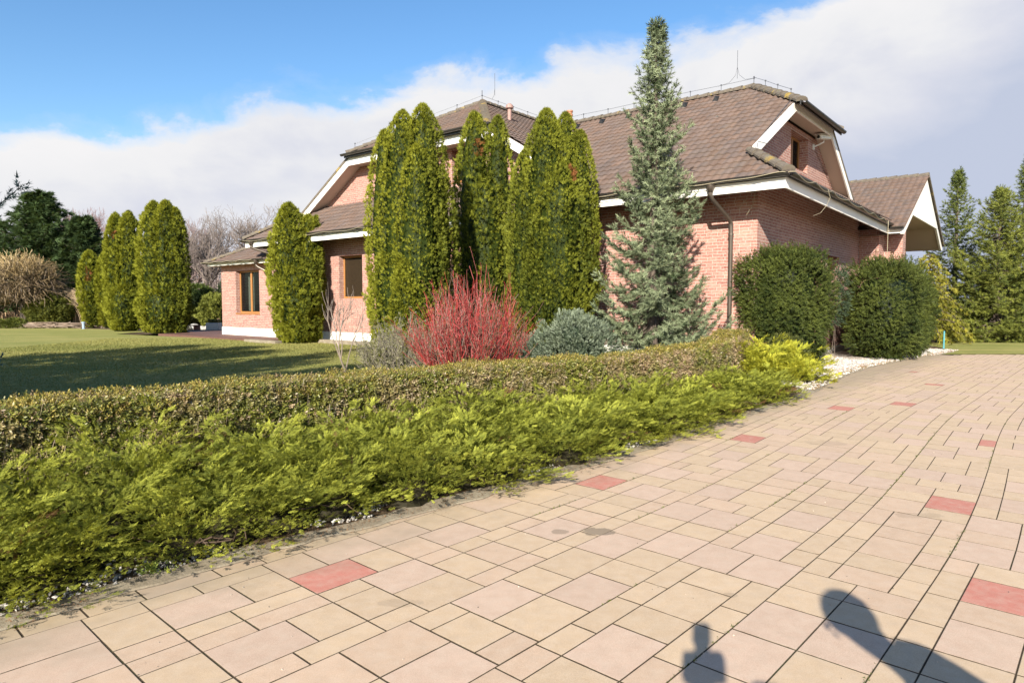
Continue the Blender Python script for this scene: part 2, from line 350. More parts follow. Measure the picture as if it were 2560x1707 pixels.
# paving stones: bands .62 wide, randomly packed from a few slab sizes on a .155 m grid
Umod = .155; Ue = .138
RED = [(2.0, 3.46), (5.12, 3.33), (7.6, 3.25-.06), (10.95, 3.19-.3), (4.43, .55), (6.23, .92), (9.29, 1.0-.2), (11.9, 2.39-.35), (15.3, 2.2), (17.6, 3.1), (14.2, .6)]
acc = Acc(); rr = random.Random(3)
for band in range(-9, 5):
    n0 = 1.36 + .62*band - .0; L = int(36/Ue); e0 = -4.0+rr.random()*.1
    pos = 0; slabs = []
    while pos < L:
        t_ = rr.random()
        if t_ < .30: slabs += [(pos, 0, 2, 1), (pos, 1, 2, 2), (pos, 3, 2, 1)]; pos += 2
        elif t_ < .48: k_ = rr.random() < .5; slabs += [(pos, 0, 3, 2), (pos+3, 0, 2, 2), (pos, 2, 2, 2), (pos+2, 2, 3, 2)] if k_ else [(pos, 0, 2, 2), (pos+2, 0, 3, 2), (pos, 2, 3, 2), (pos+3, 2, 2, 2)]; pos += 5
        elif t_ < .62: slabs += [(pos, 0, 3, 1), (pos, 1, 3, 2), (pos, 3, 3, 1)]; pos += 3
        elif t_ < .74: slabs += [(pos, 0, 2, 2), (pos, 2, 2, 2)]; pos += 2
        elif t_ < .86: slabs += [(pos, 0, 3, 2), (pos, 2, 3, 2)]; pos += 3
        else: slabs += [(pos, 0, 2, 1), (pos+2, 0, 3, 1), (pos, 1, 3, 2), (pos+3, 1, 2, 2), (pos, 3, 2, 1), (pos+2, 3, 3, 1)]; pos += 5
    if True:
        for (i, j, a_, b_) in slabs:
            ea, eb = e0+i*Ue, e0+(i+a_)*Ue; na, nb = n0+j*Umod, n0+(j+b_)*Umod
            ec, nc = (ea+eb)/2, (na+nb)/2
            cx, cy, _ = en(ec, nc+float(drift(ec)))
            if cy > 20.6+.03*(cx-14) or (cx < -6): continue
            if nc+float(drift(ec)) > kerb_n(ec)+.2 or nc > 4.6: continue
            if abs(cx) > .95*max(cy, 1)+3.5: continue
            g_ = .0024+rr.random()*.0012; bv = .0025; zt = rr.uniform(-.0008, .0008); tl = rr.uniform(-.002, .002)
            x0, x1, y0, y1 = ea+g_*1.5, eb-g_*1.5, na+g_, nb-g_
            rings = [(x0, x1, y0, y1, -.02), (x0, x1, y0, y1, -.0010+zt), (x0+bv, x1-bv, y0+bv, y1-bv, zt)]
            V = []
            for (p, q, r_, s_, z) in rings:
                for (ee, nn_) in ((p, r_), (q, r_), (q, s_), (p, s_)):
                    V.append(en(ee, nn_+float(drift(ee)), z))
            F = [(8, 9, 10, 11)]
            for k in (0, 4):
                for c_ in range(4): F.append((k+c_, k+(c_+1) % 4, k+4+(c_+1) % 4, k+4+c_))
            red = any(ea <= re_ < eb and na <= rn_ < nb for re_, rn_ in RED)
            tt = rr.random()
            if red: c = np.array((.53, .215, .165))*rr.uniform(.95, 1.08)
            else:
                c = np.array((.60, .45, .305)) if tt < .62 else np.array((.60, .438, .315))
                if a_*b_ >= 6 and rr.random() < .6: c = np.array((.60, .44, .335))
                c = c*rr.uniform(.95, 1.04)
            cv_ = np.tile(c, (12, 1)); cv_[:4] = (.07, .05, .03); cv_[4:8] = (.10, .075, .05); acc.add(V, np.array(F), cv_)
tag(acc.build('driveway_paving', M['paver']), kind='structure')
# kerb strip of mossy mortar
ee = np.arange(-6, 25.6, .08); kk = kerb_n(ee)
jit = (vnoise(np.stack([ee, ee*0, ee*0], 1), 5, 3)-.5)*.07; jit2 = (vnoise(np.stack([ee, ee*0+9, ee*0], 1), 7, 4)-.5)*.05
wd = np.where(ee > 13.2, .06, .16)
Vk = []
for i in range(len(ee)):
    e, n = ee[i], kk[i]
    Vk += [en(e, n-wd[i]*.25+jit2[i], .004), en(e, n-wd[i]*.2+jit2[i], .014), en(e, n+wd[i]*.6+jit[i], .022+abs(jit[i])*.3), en(e, n+wd[i]+jit[i], -.02)]
idx = np.arange(len(ee)*4).reshape(-1, 4)
Fk = np.concatenate([np.stack([idx[:-1, k], idx[1:, k], idx[1:, k+1], idx[:-1, k+1]], -1) for k in range(3)])
tag(npmesh('kerb', Vk, Fk, M['kerb']), kind='structure')
# hedge path (front top edge) x, y, height
HP = np.array([(-6.2, 2.3, .82), (-4.9, 3.45, .82), (-3.58, 4.68, .82), (-3.0, 5.45, .82), (-2.33, 6.2, .81), (-1.65, 6.95, .80), (-.86, 7.6, .79), (.13, 8.5, .78), (1.35, 9.45, .78), (2.25, 10.3, .78), (3.1, 11.25, .78), (3.9, 12.3, .80), (4.6, 13.3, .90), (5.0, 14.2, 1.0)])
bed = [en(e, kerb_n(e)+.05) for e in np.arange(-6, 25.6, .5)] + [(15.2, 23.6), (16.5, 24.5), (9, 26), (2, 30), (-3, 22), (-5, 14), (-9, 8), (-12, 3)]
sheet('planting_bed', bed, .004, M['soil'])
lawn = [(p[0]-.45, p[1]+.45) for p in HP[:10]] + [(1.2, 11.6), (-.5, 14), (-1.2, 20), (-2.0, 25), (-10.3, 27.5), (-15.5, 30.4), (-19.5, 33.0), (-19, 36.5), (-28.5, 41.3), (-60, 45), (-60, -2), (-12, -2)]
sheet('lawn', lawn, .06, M['lawn'])
sheet('far_lawn', [(13.2, 20.62), (15, 23.2), (16, 26.5), (40, 26.5), (60, 24), (60, 21.3), (40, 21.2)], .012, M['lawn'])
sheet('shrub_ground', [(-30, 40.6), (-19.2, 36.6), (-19.3, 33.1), (-15.4, 33), (-13, 37), (-12, 60), (-70, 60), (-70, 46)], .035, M['soil'])

# ------------------------------------------------------------------ leaf templates
def quadleaf(L, W, at, ang, curl=0.):
    """a thin leaflet from point at=(x,y) at angle ang from +y"""
    dx, dy = math.sin(ang), math.cos(ang); px, py = dy, -dx
    x, y = at
    return [(x-px*W*.35, y-py*W*.35, 0), (x+px*W*.35, y+py*W*.35, 0), (x+dx*L*.55+px*W*.5, y+dy*L*.55+py*W*.5, curl*.5), (x+dx*L, y+dy*L, curl), (x+dx*L*.55-px*W*.5, y+dy*L*.55-py*W*.5, curl*.5)]
def template(leaves):
    V = []; F = []
    for lf in leaves:
        b = len(V); V += lf; F += [(b, b+1, b+2, b+4), ]; F += [(b+4, b+2, b+3, b+3)]
    # last face is a triangle: use degenerate-free split
    V = np.array(V, dtype=float); q = np.array([f for f in F if len(set(f)) == 4]); t3 = np.array([f[:3] for f in F if len(set(f)) == 3])
    tri = np.concatenate([q[:, [0, 1, 2]], q[:, [0, 2, 3]], t3])
    return V, tri
def feather(n=7, spread=.7, W=.07, L=.34, bend=.12):
    lv = [quadleaf(.42, W*1.1, (0, .60), 0, bend)]
    for k in range(n):
        y = .08+.62*k/(n-1); l = L*(1-.45*abs(y-.35)/.5)
        for s in (-1, 1):
            lf = quadleaf(l, W, (0, y), s*spread*(1-.25*y), random.uniform(-.10, .12)); lv.append(lf)
    V, F = template(lv)
    V[:, 2] += bend*V[:, 1]**2
    return V, F
def simpletri(n, W=.16, spread=1.0, seed=1):
    r = random.Random(seed); V = []; F = []
    for k in range(n):
        a_ = (k/(n-1)-.5)*2*spread if n > 1 else 0; l = r.uniform(.6, 1)*(1-.3*abs(a_)); z = r.uniform(-.25, .25); b = len(V)
        dx, dy = math.sin(a_), math.cos(a_); px, py = dy, -dx; y0 = r.uniform(0, .25)
        V += [(dx*.0+px*W*.5, y0+py*W*.5, 0), (-px*W*.5, y0-py*W*.5, 0), (dx*l, y0+dy*l, z)]; F.append((b, b+1, b+2))
    return np.array(V, dtype=float), np.array(F)
def brush(rings=5, per=4, nl=.30, W=.07, seed=2, fwd=.75):
    r = random.Random(seed); V = []; F = []
    for i in range(rings):
        y = i/(rings); 
        for k in range(per):
            a_ = 2*math.pi*(k+r.random()*.6)/per + i*.7; l = nl*r.uniform(.8, 1.1); b = len(V)
            dx, dz = math.cos(a_), math.sin(a_); tx, tz = -dz, dx
            V += [(tx*W*.5, y, tz*W*.5), (-tx*W*.5, y, -tz*W*.5), (dx*l, y+l*fwd, dz*l)]; F.append((b, b+1, b+2))
    b = len(V); V += [(W, .6, 0), (-W, .6, 0), (0, 1.15, 0)]; F.append((b, b+1, b+2))
    return np.array(V, dtype=float), np.array(F)
FEATH = [feather(7, .75, .058, .32), feather(8, .62, .052, .28), feather(6, .9, .062, .36)]
THUJ = [simpletri(7, .17, .85, s) for s in (1, 2, 3)]
BRUSH = [brush(5, 4, .30, .085, 2), brush(5, 4, .34, .09, 5)]
YEW = [brush(5, 3, .34, .10, 9, .6)]
def boxtmpl(seed, n=7):
    r = random.Random(seed); V = []; F = []
    for k in range(n):
        y = .1+.9*k/n; a_ = k*2.4; l = r.uniform(.35, .5); wd_ = l*.5; dx, dz = math.cos(a_), math.sin(a_); tx, tz = -dz, dx; b = len(V)
        V += [(0, y, 0), (dx*l*.5+tx*wd_*.5, y+l*.35, dz*l*.5+tz*wd_*.5), (dx*l, y+l*.7, dz*l), (dx*l*.5-tx*wd_*.5, y+l*.35, dz*l*.5-tz*wd_*.5)]
        F.append((b, b+1, b+2, b+3))
    return np.array(V, dtype=float), np.array(F)
BOX = [boxtmpl(1), boxtmpl(2), boxtmpl(3, 6)]
def rdir(n, rg=rng): return nrm(rg.normal(size=(n, 3)))
def mixcol(a, b, t): return np.asarray(a)[None]*(1-t[:, None])+np.asarray(b)[None]*t[:, None]
def emit(acc, tmpls, P, D, Nn, S, C, tipc=None):
    k = len(tmpls); which = rng.integers(0, k, len(P))
    S = np.broadcast_to(S, (len(P),))
    for i in range(k):
        m = which == i
        if not m.any(): continue
        tv, tf = tmpls[i]; v, f = scatter((tv, tf), P[m], D[m], Nn[m], S[m])
        c = np.repeat(C[m], len(tv), axis=0)
        if tipc is not None:
            yy = np.tile(np.clip(tv[:, 1], 0, 1), m.sum())[:, None]; c = c*(1+(np.asarray(tipc)-1)*yy)
        acc.add(v, f, c)
# ------------------------------------------------------------------ the house: local x = -u (u runs left along the long front), y = v (into depth), z up
HC = (5.691, 15.711, 0); HROT = math.atan2(-.6339, .7734)
house = empty('brick_house', HC, HROT, label='long pink brick house with brown tiled half-hipped roofs and white eaves, behind the garden', cat='house')
def Lc(u, v, z): return (-u, v, z)
def W2(u, v, z=0):
    c, s = math.cos(HROT), math.sin(HROT); x, y = -u, v
    return np.array((HC[0]+c*x-s*y, HC[1]+s*x+c*y, z))
def clip2(poly, a, b, c):                      # keep a*x+b*y<=c
    o = []
    for i in range(len(poly)):
        p, q = poly[i], poly[(i+1) % len(poly)]; dp = a*p[0]+b*p[1]-c; dq = a*q[0]+b*q[1]-c
        if dp <= 1e-9: o.append(p)
        if (dp < -1e-9 and dq > 1e-9) or (dp > 1e-9 and dq < -1e-9):
            t_ = dp/(dp-dq); o.append((p[0]+t_*(q[0]-p[0]), p[1]+t_*(q[1]-p[1])))
    return o
def uvmesh(name, polys, mat, parent):
    """polys: list of (3d points, uv points)"""
    me = bpy.data.meshes.new(name); V = []; F = []; UV = []
    for p3, uv in polys:
        if len(p3) < 3: continue
        b = len(V); V += p3; F.append(list(range(b, b+len(p3)))); UV += uv
    me.from_pydata(V, [], F); l = me.uv_layers.new(name='UVMap')
    for po in me.polygons:
        for li, vi in zip(po.loop_indices, po.vertices): l.data[li].uv = UV[vi]
    return link(name, me, mat, parent)
def wall_poly(poly, openings, m3, inward, depth=.22):
    """poly in (h,z); m3(h,z,d) -> 3d with d metres inward"""
    out = []; cur = [(p[0], p[1]) for p in poly]
    def put(pl):
        if len(pl) >= 3: out.append(([m3(h, z, 0) for h, z in pl], [(h, z) for h, z in pl]))
    for (h0, h1, z0, z1) in sorted(openings):
        put(clip2(cur, 1, 0, h0)); mid = clip2(clip2(cur, -1, 0, -h0), 1, 0, h1)
        put(clip2(mid, 0, 1, z0)); put(clip2(mid, 0, -1, -z1)); cur = clip2(cur, -1, 0, -h1)
        for (a_, b_) in (((h0, z0), (h0, z1)), ((h1, z0), (h1, z1)), ((h0, z0), (h1, z0)), ((h0, z1), (h1, z1))):
            vert = a_[0] == b_[0]
            pts = [m3(*a_, 0), m3(*b_, 0), m3(*b_, depth), m3(*a_, depth)]
            uv = [(a_[0], a_[1]), (b_[0], b_[1]), (b_[0]+(depth if vert else 0), b_[1]+(0 if vert else depth)), (a_[0]+(depth if vert else 0), a_[1]+(0 if vert else depth))]
            out.append((pts, uv))
    put(cur); return out
front = lambda v0: (lambda h, z, d: Lc(h, v0+d, z))
side = lambda u0: (lambda h, z, d: Lc(u0+d, h, z))
OPF = [(21.62, 23.62, 1.12, 3.02), (14.5, 15.9, 1.75, 3.36), (7.6, 9.2, 1.4, 3.3)]
OPS = [(2.38, 3.54, 2.0, 3.06), (4.09, 5.43, 2.0, 3.05), (6.07, 7.37, 2.0, 3.02)]
W_ = wall_poly([(0, 0), (20.2, 0), (20.2, 4.66), (0, 4.84)], [OPF[1], OPF[2]], front(0), 1)
W_ += wall_poly([(20.2, 0), (24.9, 0), (24.9, 3.3), (20.2, 3.3)], [OPF[0]], front(0), 1)
W_ += wall_poly([(0, 0), (9.95, 0), (9.95, 4.84), (0, 4.84)], OPS, side(0), 1)
W_ += wall_poly([(0, 3.3), (16, 3.3), (16, 4.1), (0, 4.1)], [], side(20.2), 1)
W_ += wall_poly([(0, 0), (7, 0), (7, 3.3), (0, 3.3)], [], side(24.9), 1)
W_ += wall_poly([(0, 0), (20.2, 0), (20.2, 4.1), (0, 4.1)], [], front(16), 1)
W_ += wall_poly([(20.2, 0), (24.9, 0), (24.9, 3.3), (20.2, 3.3)], [], front(7), 1)
W_ += wall_poly([(7, 0), (16, 0), (16, 3.3), (7, 3.3)], [], side(20.2), 1)
# porch walls
W_ += wall_poly([(-.63, 0), (0, 0), (0, 4.85), (-.63, 4.55)], [], front(9.95), 1)
W_ += wall_poly([(9.95, 0), (10.75, 0), (10.75, 4.3), (9.95, 4.1)], [], side(-.63), 1)
W_ += wall_poly([(-1.2, 0), (-.63, 0), (-.63, 4.25), (-1.2, 4.25)], [], front(10.75), 1)
W_ += wall_poly([(10.75, 0), (11.3, 0), (11.3, 4.25), (10.75, 4.25)], [], side(-1.2), 1)
W_ += wall_poly([(-1.2, 0), (1.2, 0), (1.2, 4.0), (-1.2, 4.0)], [], front(11.3), 1)
W_ += wall_poly([(11.3, 0), (19, 0), (19, 4.7), (11.3, 4.7)], [], side(1.2), 1)
W_ += wall_poly([(0, 0), (8, 0), (8, 4), (0, 4)], [], front(18.9), 1)
# gables
RS = .63; RE = 4.35
def zR(v): return RE+RS*(v+.95) if v < 5.05 else 8.13-RS*(v-5.05)
gR = [(.5, 5.05), (10.2, 5.05), (10.2, zR(10.2)-.12), (6.95, zR(7.1)-.15), (3.15, zR(3.0)-.15), (.5, zR(.5)-.16)]
W_ += wall_poly(gR, [(4.42, 6.05, 5.52, 6.55)], side(.65), 1, .3)
def zL(u): return 9.42-.6*abs(u-12.4)
gL = [(5.6, 5.3), (19.3, 5.3), (16.2, zL(16.2)-.1), (8.6, zL(8.6)-.1)]
W_ += wall_poly(gL, [(13.5, 15.05, 5.75, 6.86), (9.5, 11.05, 5.75, 6.86)], front(1.2), 1, .3)
uvmesh('wall', W_, M['brick'], house)
# plinth
A = Acc()
for b_ in ((-20.2-4.72, .02, -.02, .1, 0, .46), ): A.add(*box(*b_))
A.add(*box(-.02, .02, -.015, 9.95, -.02, .24)); A.add(*box(-24.92, -24.8, .1, 7, 0, .44))
A.build('plinth', M['white'], house)
A = Acc(); A.add(*box(-24.7, -.4, .9, 15.8, -.04, .05)); A.add(*box(-20, -.4, 3.0, 3.05, 0, 4.0)); A.add(*box(-24.7, -20.4, 2.6, 2.65, 0, 3.25)); A.add(*box(-3.0, -2.95, .4, 9.8, 0, 4.0)); A.add(*box(-20, -5, 3.6, 3.65, 5, 7)); A.add(*box(-2.3, -2.25, 3, 8, 5, 6.9))
A.build('interior_wall', M['room'], house)
# windows
def boxL(u0, u1, v0, v1, z0, z1): return box(-u1, -u0, v0, v1, z0, z1)
def window(h0, h1, z0, z1, base, axis, mullions=(), blind=False, depth=.2, pane=True, fw=.075, curtain=False):
    """axis 'f' front walls (h=u, base=v) or 's' side walls (h=v, base=u)"""
    A = Acc(); d0, d1 = base+depth, base+depth+.07
    def bb(a_, b_, c_, d_, e0=d0, e1=d1):
        return boxL(a_, b_, e0, e1, c_, d_) if axis == 'f' else boxL(e0, e1, a_, b_, c_, d_)
    A.add(*bb(h0, h0+fw, z0, z1)); A.add(*bb(h1-fw, h1, z0, z1)); A.add(*bb(h0+fw, h1-fw, z0, z0+fw)); A.add(*bb(h0+fw, h1-fw, z1-fw, z1))
    for m_ in mullions: A.add(*bb(m_-.06, m_+.06, z0+fw, z1-fw))
    if not blind and axis == 'f': A.add(*bb(h0-.02, h1+.02, z0-.05, z0-.003, base-.03, d0+.02))
    wnd = A.build('window', M['wood'], house); bevel(wnd, .008, 1)
    edges = [h0+fw]+[x for m_ in mullions for x in (m_-.06, m_+.06)]+[h1-fw]
    for i in range(0, len(edges), 2):
        G = Acc(); G.add(*bb(edges[i], edges[i+1], z0+fw, z1-fw, d0+.03, d0+.036)); G.build('pane', M['glass'], wnd)
    if blind:
        G = Acc()
        zz = z0+fw
        while zz < z1-fw:
            G.add(*bb(h0+fw+.01, h1-fw-.01, zz, zz+.045, d0+.06, d0+.066+.012)); zz += .05
        G.build('blind', M['blind'], wnd)
    if curtain:
        G = Acc(); k = np.linspace(edges[-2]+.05, edges[-2]+.55, 30)
        v = []; 
        for q, hh in enumerate(k): 
            off_ = d0+.25+.04*math.sin(q*1.9)
            v += [Lc(hh, off_, z0+.1), Lc(hh, off_, z1-.05)] if axis == 'f' else [Lc(off_, hh, z0+.1), Lc(off_, hh, z1-.05)]
        i = np.arange(29)*2; G.add(v, np.stack([i, i+2, i+3, i+1], 1)); G.build('curtain', M['curtain'], wnd, smooth=True)
window(*OPF[0][:2], *OPF[0][2:], 0, 'f', (22.64,), curtain=True)
window(*OPF[1][:2], *OPF[1][2:], 0, 'f', (), blind=True)
window(*OPF[2][:2], *OPF[2][2:], 0, 'f', (8.4,), blind=True)
for o_ in OPS: window(*o_, 0, 's')
window(4.42, 6.05, 5.52, 6.55, .65, 's', (5.34,), depth=.24, curtain=True)
window(13.5, 15.05, 5.75, 6.86, 1.2, 'f', (14.3,)); window(9.5, 11.05, 5.75, 6.86, 1.2, 'f', (10.3,))
M['underlay'] = plain('brown_underlay', (.16, .10, .075), .8, .1, 4)
# ---- tiled roofs
def tiles(name, poly, eave0, eave1, parent, per=.205, course=.33, amp=.014, step=.026, base=(.172, .122, .100), edge=True):
    """poly: planar convex polygon (u,v,z); eave0->eave1 direction along the courses"""
    polys = poly if isinstance(poly[0], list) else [poly]; PP = [[Vector(Lc(*p)) for p in pl] for pl in polys]; P = PP[0]; allp = [p for pl in PP for p in pl]; s = (Vector(Lc(*eave1))-Vector(Lc(*eave0))).normalized()
    n = Vector((0, 0, 0))
    for i in range(1, len(P)-1): n += (P[i]-P[0]).cross(P[i+1]-P[0])
    n.normalize(); 
    if n.z < 0: n = -n
    t_ = n.cross(s); 
    if t_.z < 0: t_ = -t_
    o = Vector(Lc(*eave0)); cs = [((p-o).dot(s), (p-o).dot(t_)) for p in allp]
    s0, s1 = min(c[0] for c in cs), max(c[0] for c in cs); t0, t1 = min(c[1] for c in cs), max(c[1] for c in cs)
    k0 = math.floor(t0/course); k1 = math.ceil(t1/course); m0 = math.floor(s0/per); m1 = math.ceil(s1/per); sub = 8
    xs = np.arange((m1-m0)*sub+1)/sub*per+m0*per
    ph = (xs/per) % 1.0
    wv = np.where(ph < .62, np.sin(math.pi*ph/.62), -.35*np.sin(math.pi*(ph-.62)/.38))*amp
    V = []; C = []; rows = []
    rg = np.random.default_rng(int(abs(s0)*100+abs(t1)*37) % 9999)
    for k in range(k0, k1):
        tone = rg.uniform(.86, 1.13, (m1-m0)+1)[np.minimum((np.arange(len(xs))-0)//sub, m1-m0)]
        warm = rg.uniform(-.012, .012, (m1-m0)+1)[np.minimum((np.arange(len(xs)))//sub, m1-m0)]
        c = np.array(base)[None]*tone[:, None]+warm[:, None]*np.array([1, 0, -.6])
        lip = (vnoise(np.stack([xs*3, xs*0+k*7.3, xs*0], 1), 1, 5)-.5)*.012
        for tt, h in ((k*course, -.012), (k*course+.002, step), ((k+1)*course, .0)):
            pos = np.array(o)[None]+xs[:, None]*np.array(s)[None]+(tt+(lip if h != 0 else lip)[:, None])*np.array(t_)[None]+(wv*(1.3 if h > .01 else 1)+h)[:, None]*np.array(n)[None]
            V.append(pos); C.append(c*(1.0))
    V = np.concatenate(V); C = np.concatenate(C); nx = len(xs); nr = len(V)//nx
    idx = np.arange(len(V)).reshape(nr, nx); F = np.stack([idx[:-1, :-1], idx[:-1, 1:], idx[1:, 1:], idx[1:, :-1]], -1).reshape(-1, 4)
    me0 = bpy.data.meshes.new('tmp'); me0.from_pydata(V.tolist(), [], F.tolist())
    at = me0.color_attributes.new('Col', 'FLOAT_COLOR', 'POINT'); cc = np.ones((len(V), 4), dtype=np.float32); cc[:, :3] = C; at.data.foreach_set('color', cc.ravel())
    me = bpy.data.meshes.new(name); total = bmesh.new()
    for pl in PP:
        bm = bmesh.new(); bm.from_mesh(me0); ctr = sum(pl, Vector())/len(pl)
        for i in range(len(pl)):
            a_, b_ = pl[i], pl[(i+1) % len(pl)]; en_ = (b_-a_).cross(n).normalized()
            if en_.dot(ctr-a_) > 0: en_ = -en_
            bmesh.ops.bisect_plane(bm, geom=bm.verts[:]+bm.edges[:]+bm.faces[:], dist=1e-5, plane_co=a_, plane_no=en_, clear_outer=True)
        m1 = bpy.data.meshes.new('tmp'); bm.to_mesh(m1); bm.free(); total.from_mesh(m1); bpy.data.meshes.remove(m1)
    total.to_mesh(me); total.free(); bpy.data.meshes.remove(me0)
    me.polygons.foreach_set('use_smooth', np.zeros(len(me.polygons), dtype=bool))
    ob = link(name, me, M['tile'], parent)
    # underlay board just below so nothing shows through
    under = [tuple(p-n*.05) for p in allp]; fs = []; c0 = 0
    for pl in PP: fs.append(list(range(c0, c0+len(pl)))); c0 += len(pl)
    mu = bpy.data.meshes.new('underlay'); mu.from_pydata(under, [], fs); link('roof_underlay', mu, M['underlay'], ob)
    return ob
zf = lambda v: RE+RS*(v+.95)
T = .0
# right block: long front slope, half hip, rear slope, side skirt
tiles('roof', [[(-1.0, -1.0, zf(-1)), (5.6, -1.0, zf(-1)), (5.6, .22, zf(.22)), (.22, .22, zf(.22))], [(.22, .22, zf(.22)), (5.6, .22, zf(.22)), (5.6, 5.05, 8.13), (1.98, 5.05, 8.13), (.22, 3.1, zf(3.1))], [(5.6, .5, zf(.5)), (10.25, 5.05, 8.13), (5.6, 5.05, 8.13)]], (-1, -1, zf(-1)), (6, -1, zf(-1)), house)
tiles('roof', [(.0, 3.1, zf(3.1)), (.25, 3.1, zf(3.1)), (.25, 3.33, zf(3.33))], (-1, -1, zf(-1)), (6, -1, zf(-1)), house)
tiles('roof', [(-.06, 3.05, 6.87), (-.06, 7.05, 6.87), (1.98, 5.05, 8.15)], (0, 3.1, 6.9), (0, 7, 6.9), house)
tiles('roof', [(.22, 7.0, 6.9), (.22, 11.05, 4.35), (12, 11.05, 4.35), (12, 5.05, 8.13), (1.98, 5.05, 8.13)], (0, 11.05, 4.35), (8, 11.05, 4.35), house)
tiles('roof', [(-1, -1, zf(-1)), (.65, .65, zf(.65)), (.65, 11.2, zf(.65)), (-1, 9.8, zf(-1))], (-1, -1, zf(-1)), (-1, 9, zf(-1)), house)
# porch
tiles('roof', [(-1.42, 9.68, 4.11), (8, 9.68, 4.11), (8, 14.35, 6.45), (-1.42, 14.35, 6.45)], (-1.4, 9.68, 4.11), (8, 9.68, 4.11), house)
tiles('roof', [(-1.42, 19.02, 4.11), (8, 19.02, 4.11), (8, 14.35, 6.45), (-1.42, 14.35, 6.45)], (-1.4, 19.02, 4.11), (8, 19.02, 4.11), house)
# left block: front skirt, left and right slopes, half hip
zs = lambda v: 4.2+RS*(v+.95)
tiles('roof', [(5.6, -1.0, zs(-1)), (21.15, -1.0, zs(-1)), (18.8, 1.25, zs(1.25)), (5.6, 1.25, zs(1.25))], (5.6, -1, zs(-1)), (21, -1, zs(-1)), house)
tiles('roof', [[(21.15, -1.0, 4.17), (19.37, .68, zL(19.37)), (21.15, .68, 4.17)], [(21.15, .68, 4.17), (15.75, .68, zL(15.75)), (12.4, 4.3, 9.42), (12.4, 16.5, 9.42), (21.15, 16.5, 4.17)]], (21.15, -1, 4.17), (21.15, 16, 4.17), house)
tiles('roof', [(5.6, .68, zL(5.6)), (9.05, .68, zL(9.05)), (12.4, 4.3, 9.42), (12.4, 16.5, 9.42), (5.6, 16.5, zL(5.6))], (5.6, .7, zL(5.6)), (5.6, 16, zL(5.6)), house)
tiles('roof', [(16.0, .44, 7.26), (8.8, .44, 7.26), (12.4, 4.3, 9.44)], (16, .44, 7.26), (8.8, .44, 7.26), house)
# low wing
zw = lambda v: 3.42+.5*(v+.5)
tiles('roof', [(20.25, -.5, zw(-.5)), (25.35, -.5, zw(-.5)), (23.0, 1.85, zw(1.85)), (20.25, 1.85, zw(1.85))], (20.25, -.5, zw(-.5)), (25, -.5, zw(-.5)), house)
tiles('roof', [(25.35, -.5, zw(-.5)), (23.0, 1.85, zw(1.85)), (23.0, 5.5, zw(1.85)), (25.35, 7.8, zw(-.5))], (25.35, -.5, zw(-.5)), (25.35, 7, zw(-.5)), house)
# ---- ridge and hip caps
def caps(p0, p1, r=.125, seg=.36, over=.03):
    a_, b_ = Vector(Lc(*p0)), Vector(Lc(*p1)); d = b_-a_; L = d.length; d.normalize(); n = max(1, round(L/seg)); A = Acc()
    x = d.cross(Vector((0, 0, 1))).normalized(); y = x.cross(d)
    for i in range(n):
        q0, q1 = a_+d*(L*i/n-.02), a_+d*(L*(i+1)/n+over); an = np.linspace(-.25, math.pi+.25, 9); V = []
        rj = random.uniform(.96, 1.05)
        for (q, r0) in ((q0, r*1.2*rj), (q1, r*.88*rj)):
            for an_ in an: V.append(tuple(q+x*(math.cos(an_)*r0*1.1)+y*(math.sin(an_)*r0*.8-.03)))
        m_ = len(an); F = [(j, j+1, m_+j+1, m_+j) for j in range(m_-1)]
        A.add(V, np.array(F)); c0 = len(V)
        # front lip thickness
        V2 = []
        for r0 in (r*1.2*rj, r*.02):
            for an_ in an: V2.append(tuple(q0+x*(math.cos(an_)*r0*1.1)+y*(math.sin(an_)*r0*.8-.03)))
        A.add(V2, np.array(F))
    A.build('ridge_tiles', M['ridge'], house)
caps((1.98, 5.05, 8.16), (10.2, 5.05, 8.16)); caps((-.02, 3.07, 6.95), (1.98, 5.05, 8.18)); caps((-.02, 7.03, 6.95), (1.98, 5.05, 8.18))
caps((-.97, -.97, 4.42), (.3, .3, 5.22), r=.115)
caps((-1.4, 14.35, 6.46), (6.5, 14.35, 6.46)); caps((12.4, 4.3, 9.47), (12.4, 15, 9.47))
caps((16.0, .5, 7.35), (12.4, 4.3, 9.47)); caps((8.8, .5, 7.35), (12.4, 4.3, 9.47)); caps((21.1, -.95, 4.28), (19.35, .7, 5.3)); caps((25.35, -.5, 3.48), (23, 1.85, 4.64))
# ---- boards
def board(p0, p1, h, th, up=Vector((0, 0, 1))):
    a_, b_ = Vector(Lc(*p0)), Vector(Lc(*p1)); d = (b_-a_); hd = Vector((d.x, d.y, 0)).normalized(); n = Vector((-hd.y, hd.x, 0))*th*.5
    V = [tuple(p+s_*n+Vector((0, 0, z))) for p in (a_, b_) for z in (0, h) for s_ in (-1, 1)]
    return np.array(V), np.array([(0, 1, 3, 2), (4, 6, 7, 5), (0, 4, 5, 1), (2, 3, 7, 6), (0, 2, 6, 4), (1, 5, 7, 3)])
A = Acc()
A.add(*board((-.9, -.9, 4.03), (5.6, -.9, 4.03), .24, .04)); A.add(*board((5.6, -.9, 3.88), (21.05, -.9, 3.88), .25, .04)); A.add(*board((5.6, -.88, 3.88), (5.6, -.4, 3.88), .4, .04))
A.add(*board((-.88, -.877, 4.03), (-.88, 9.8, 4.03-.12), .24, .04)); A.add(*board((21.03, -.877, 3.88), (21.03, 8, 3.88), .25, .04))
A.add(*board((-.9, 9.8, 3.9), (-1.33, 9.8, 3.9), .22, .04))
A.add(*board((20.0, -.42, 3.26), (25.3, -.42, 3.26), .19, .04)); A.add(*board((25.28, -.397, 3.26), (25.28, 7, 3.26), .19, .04))
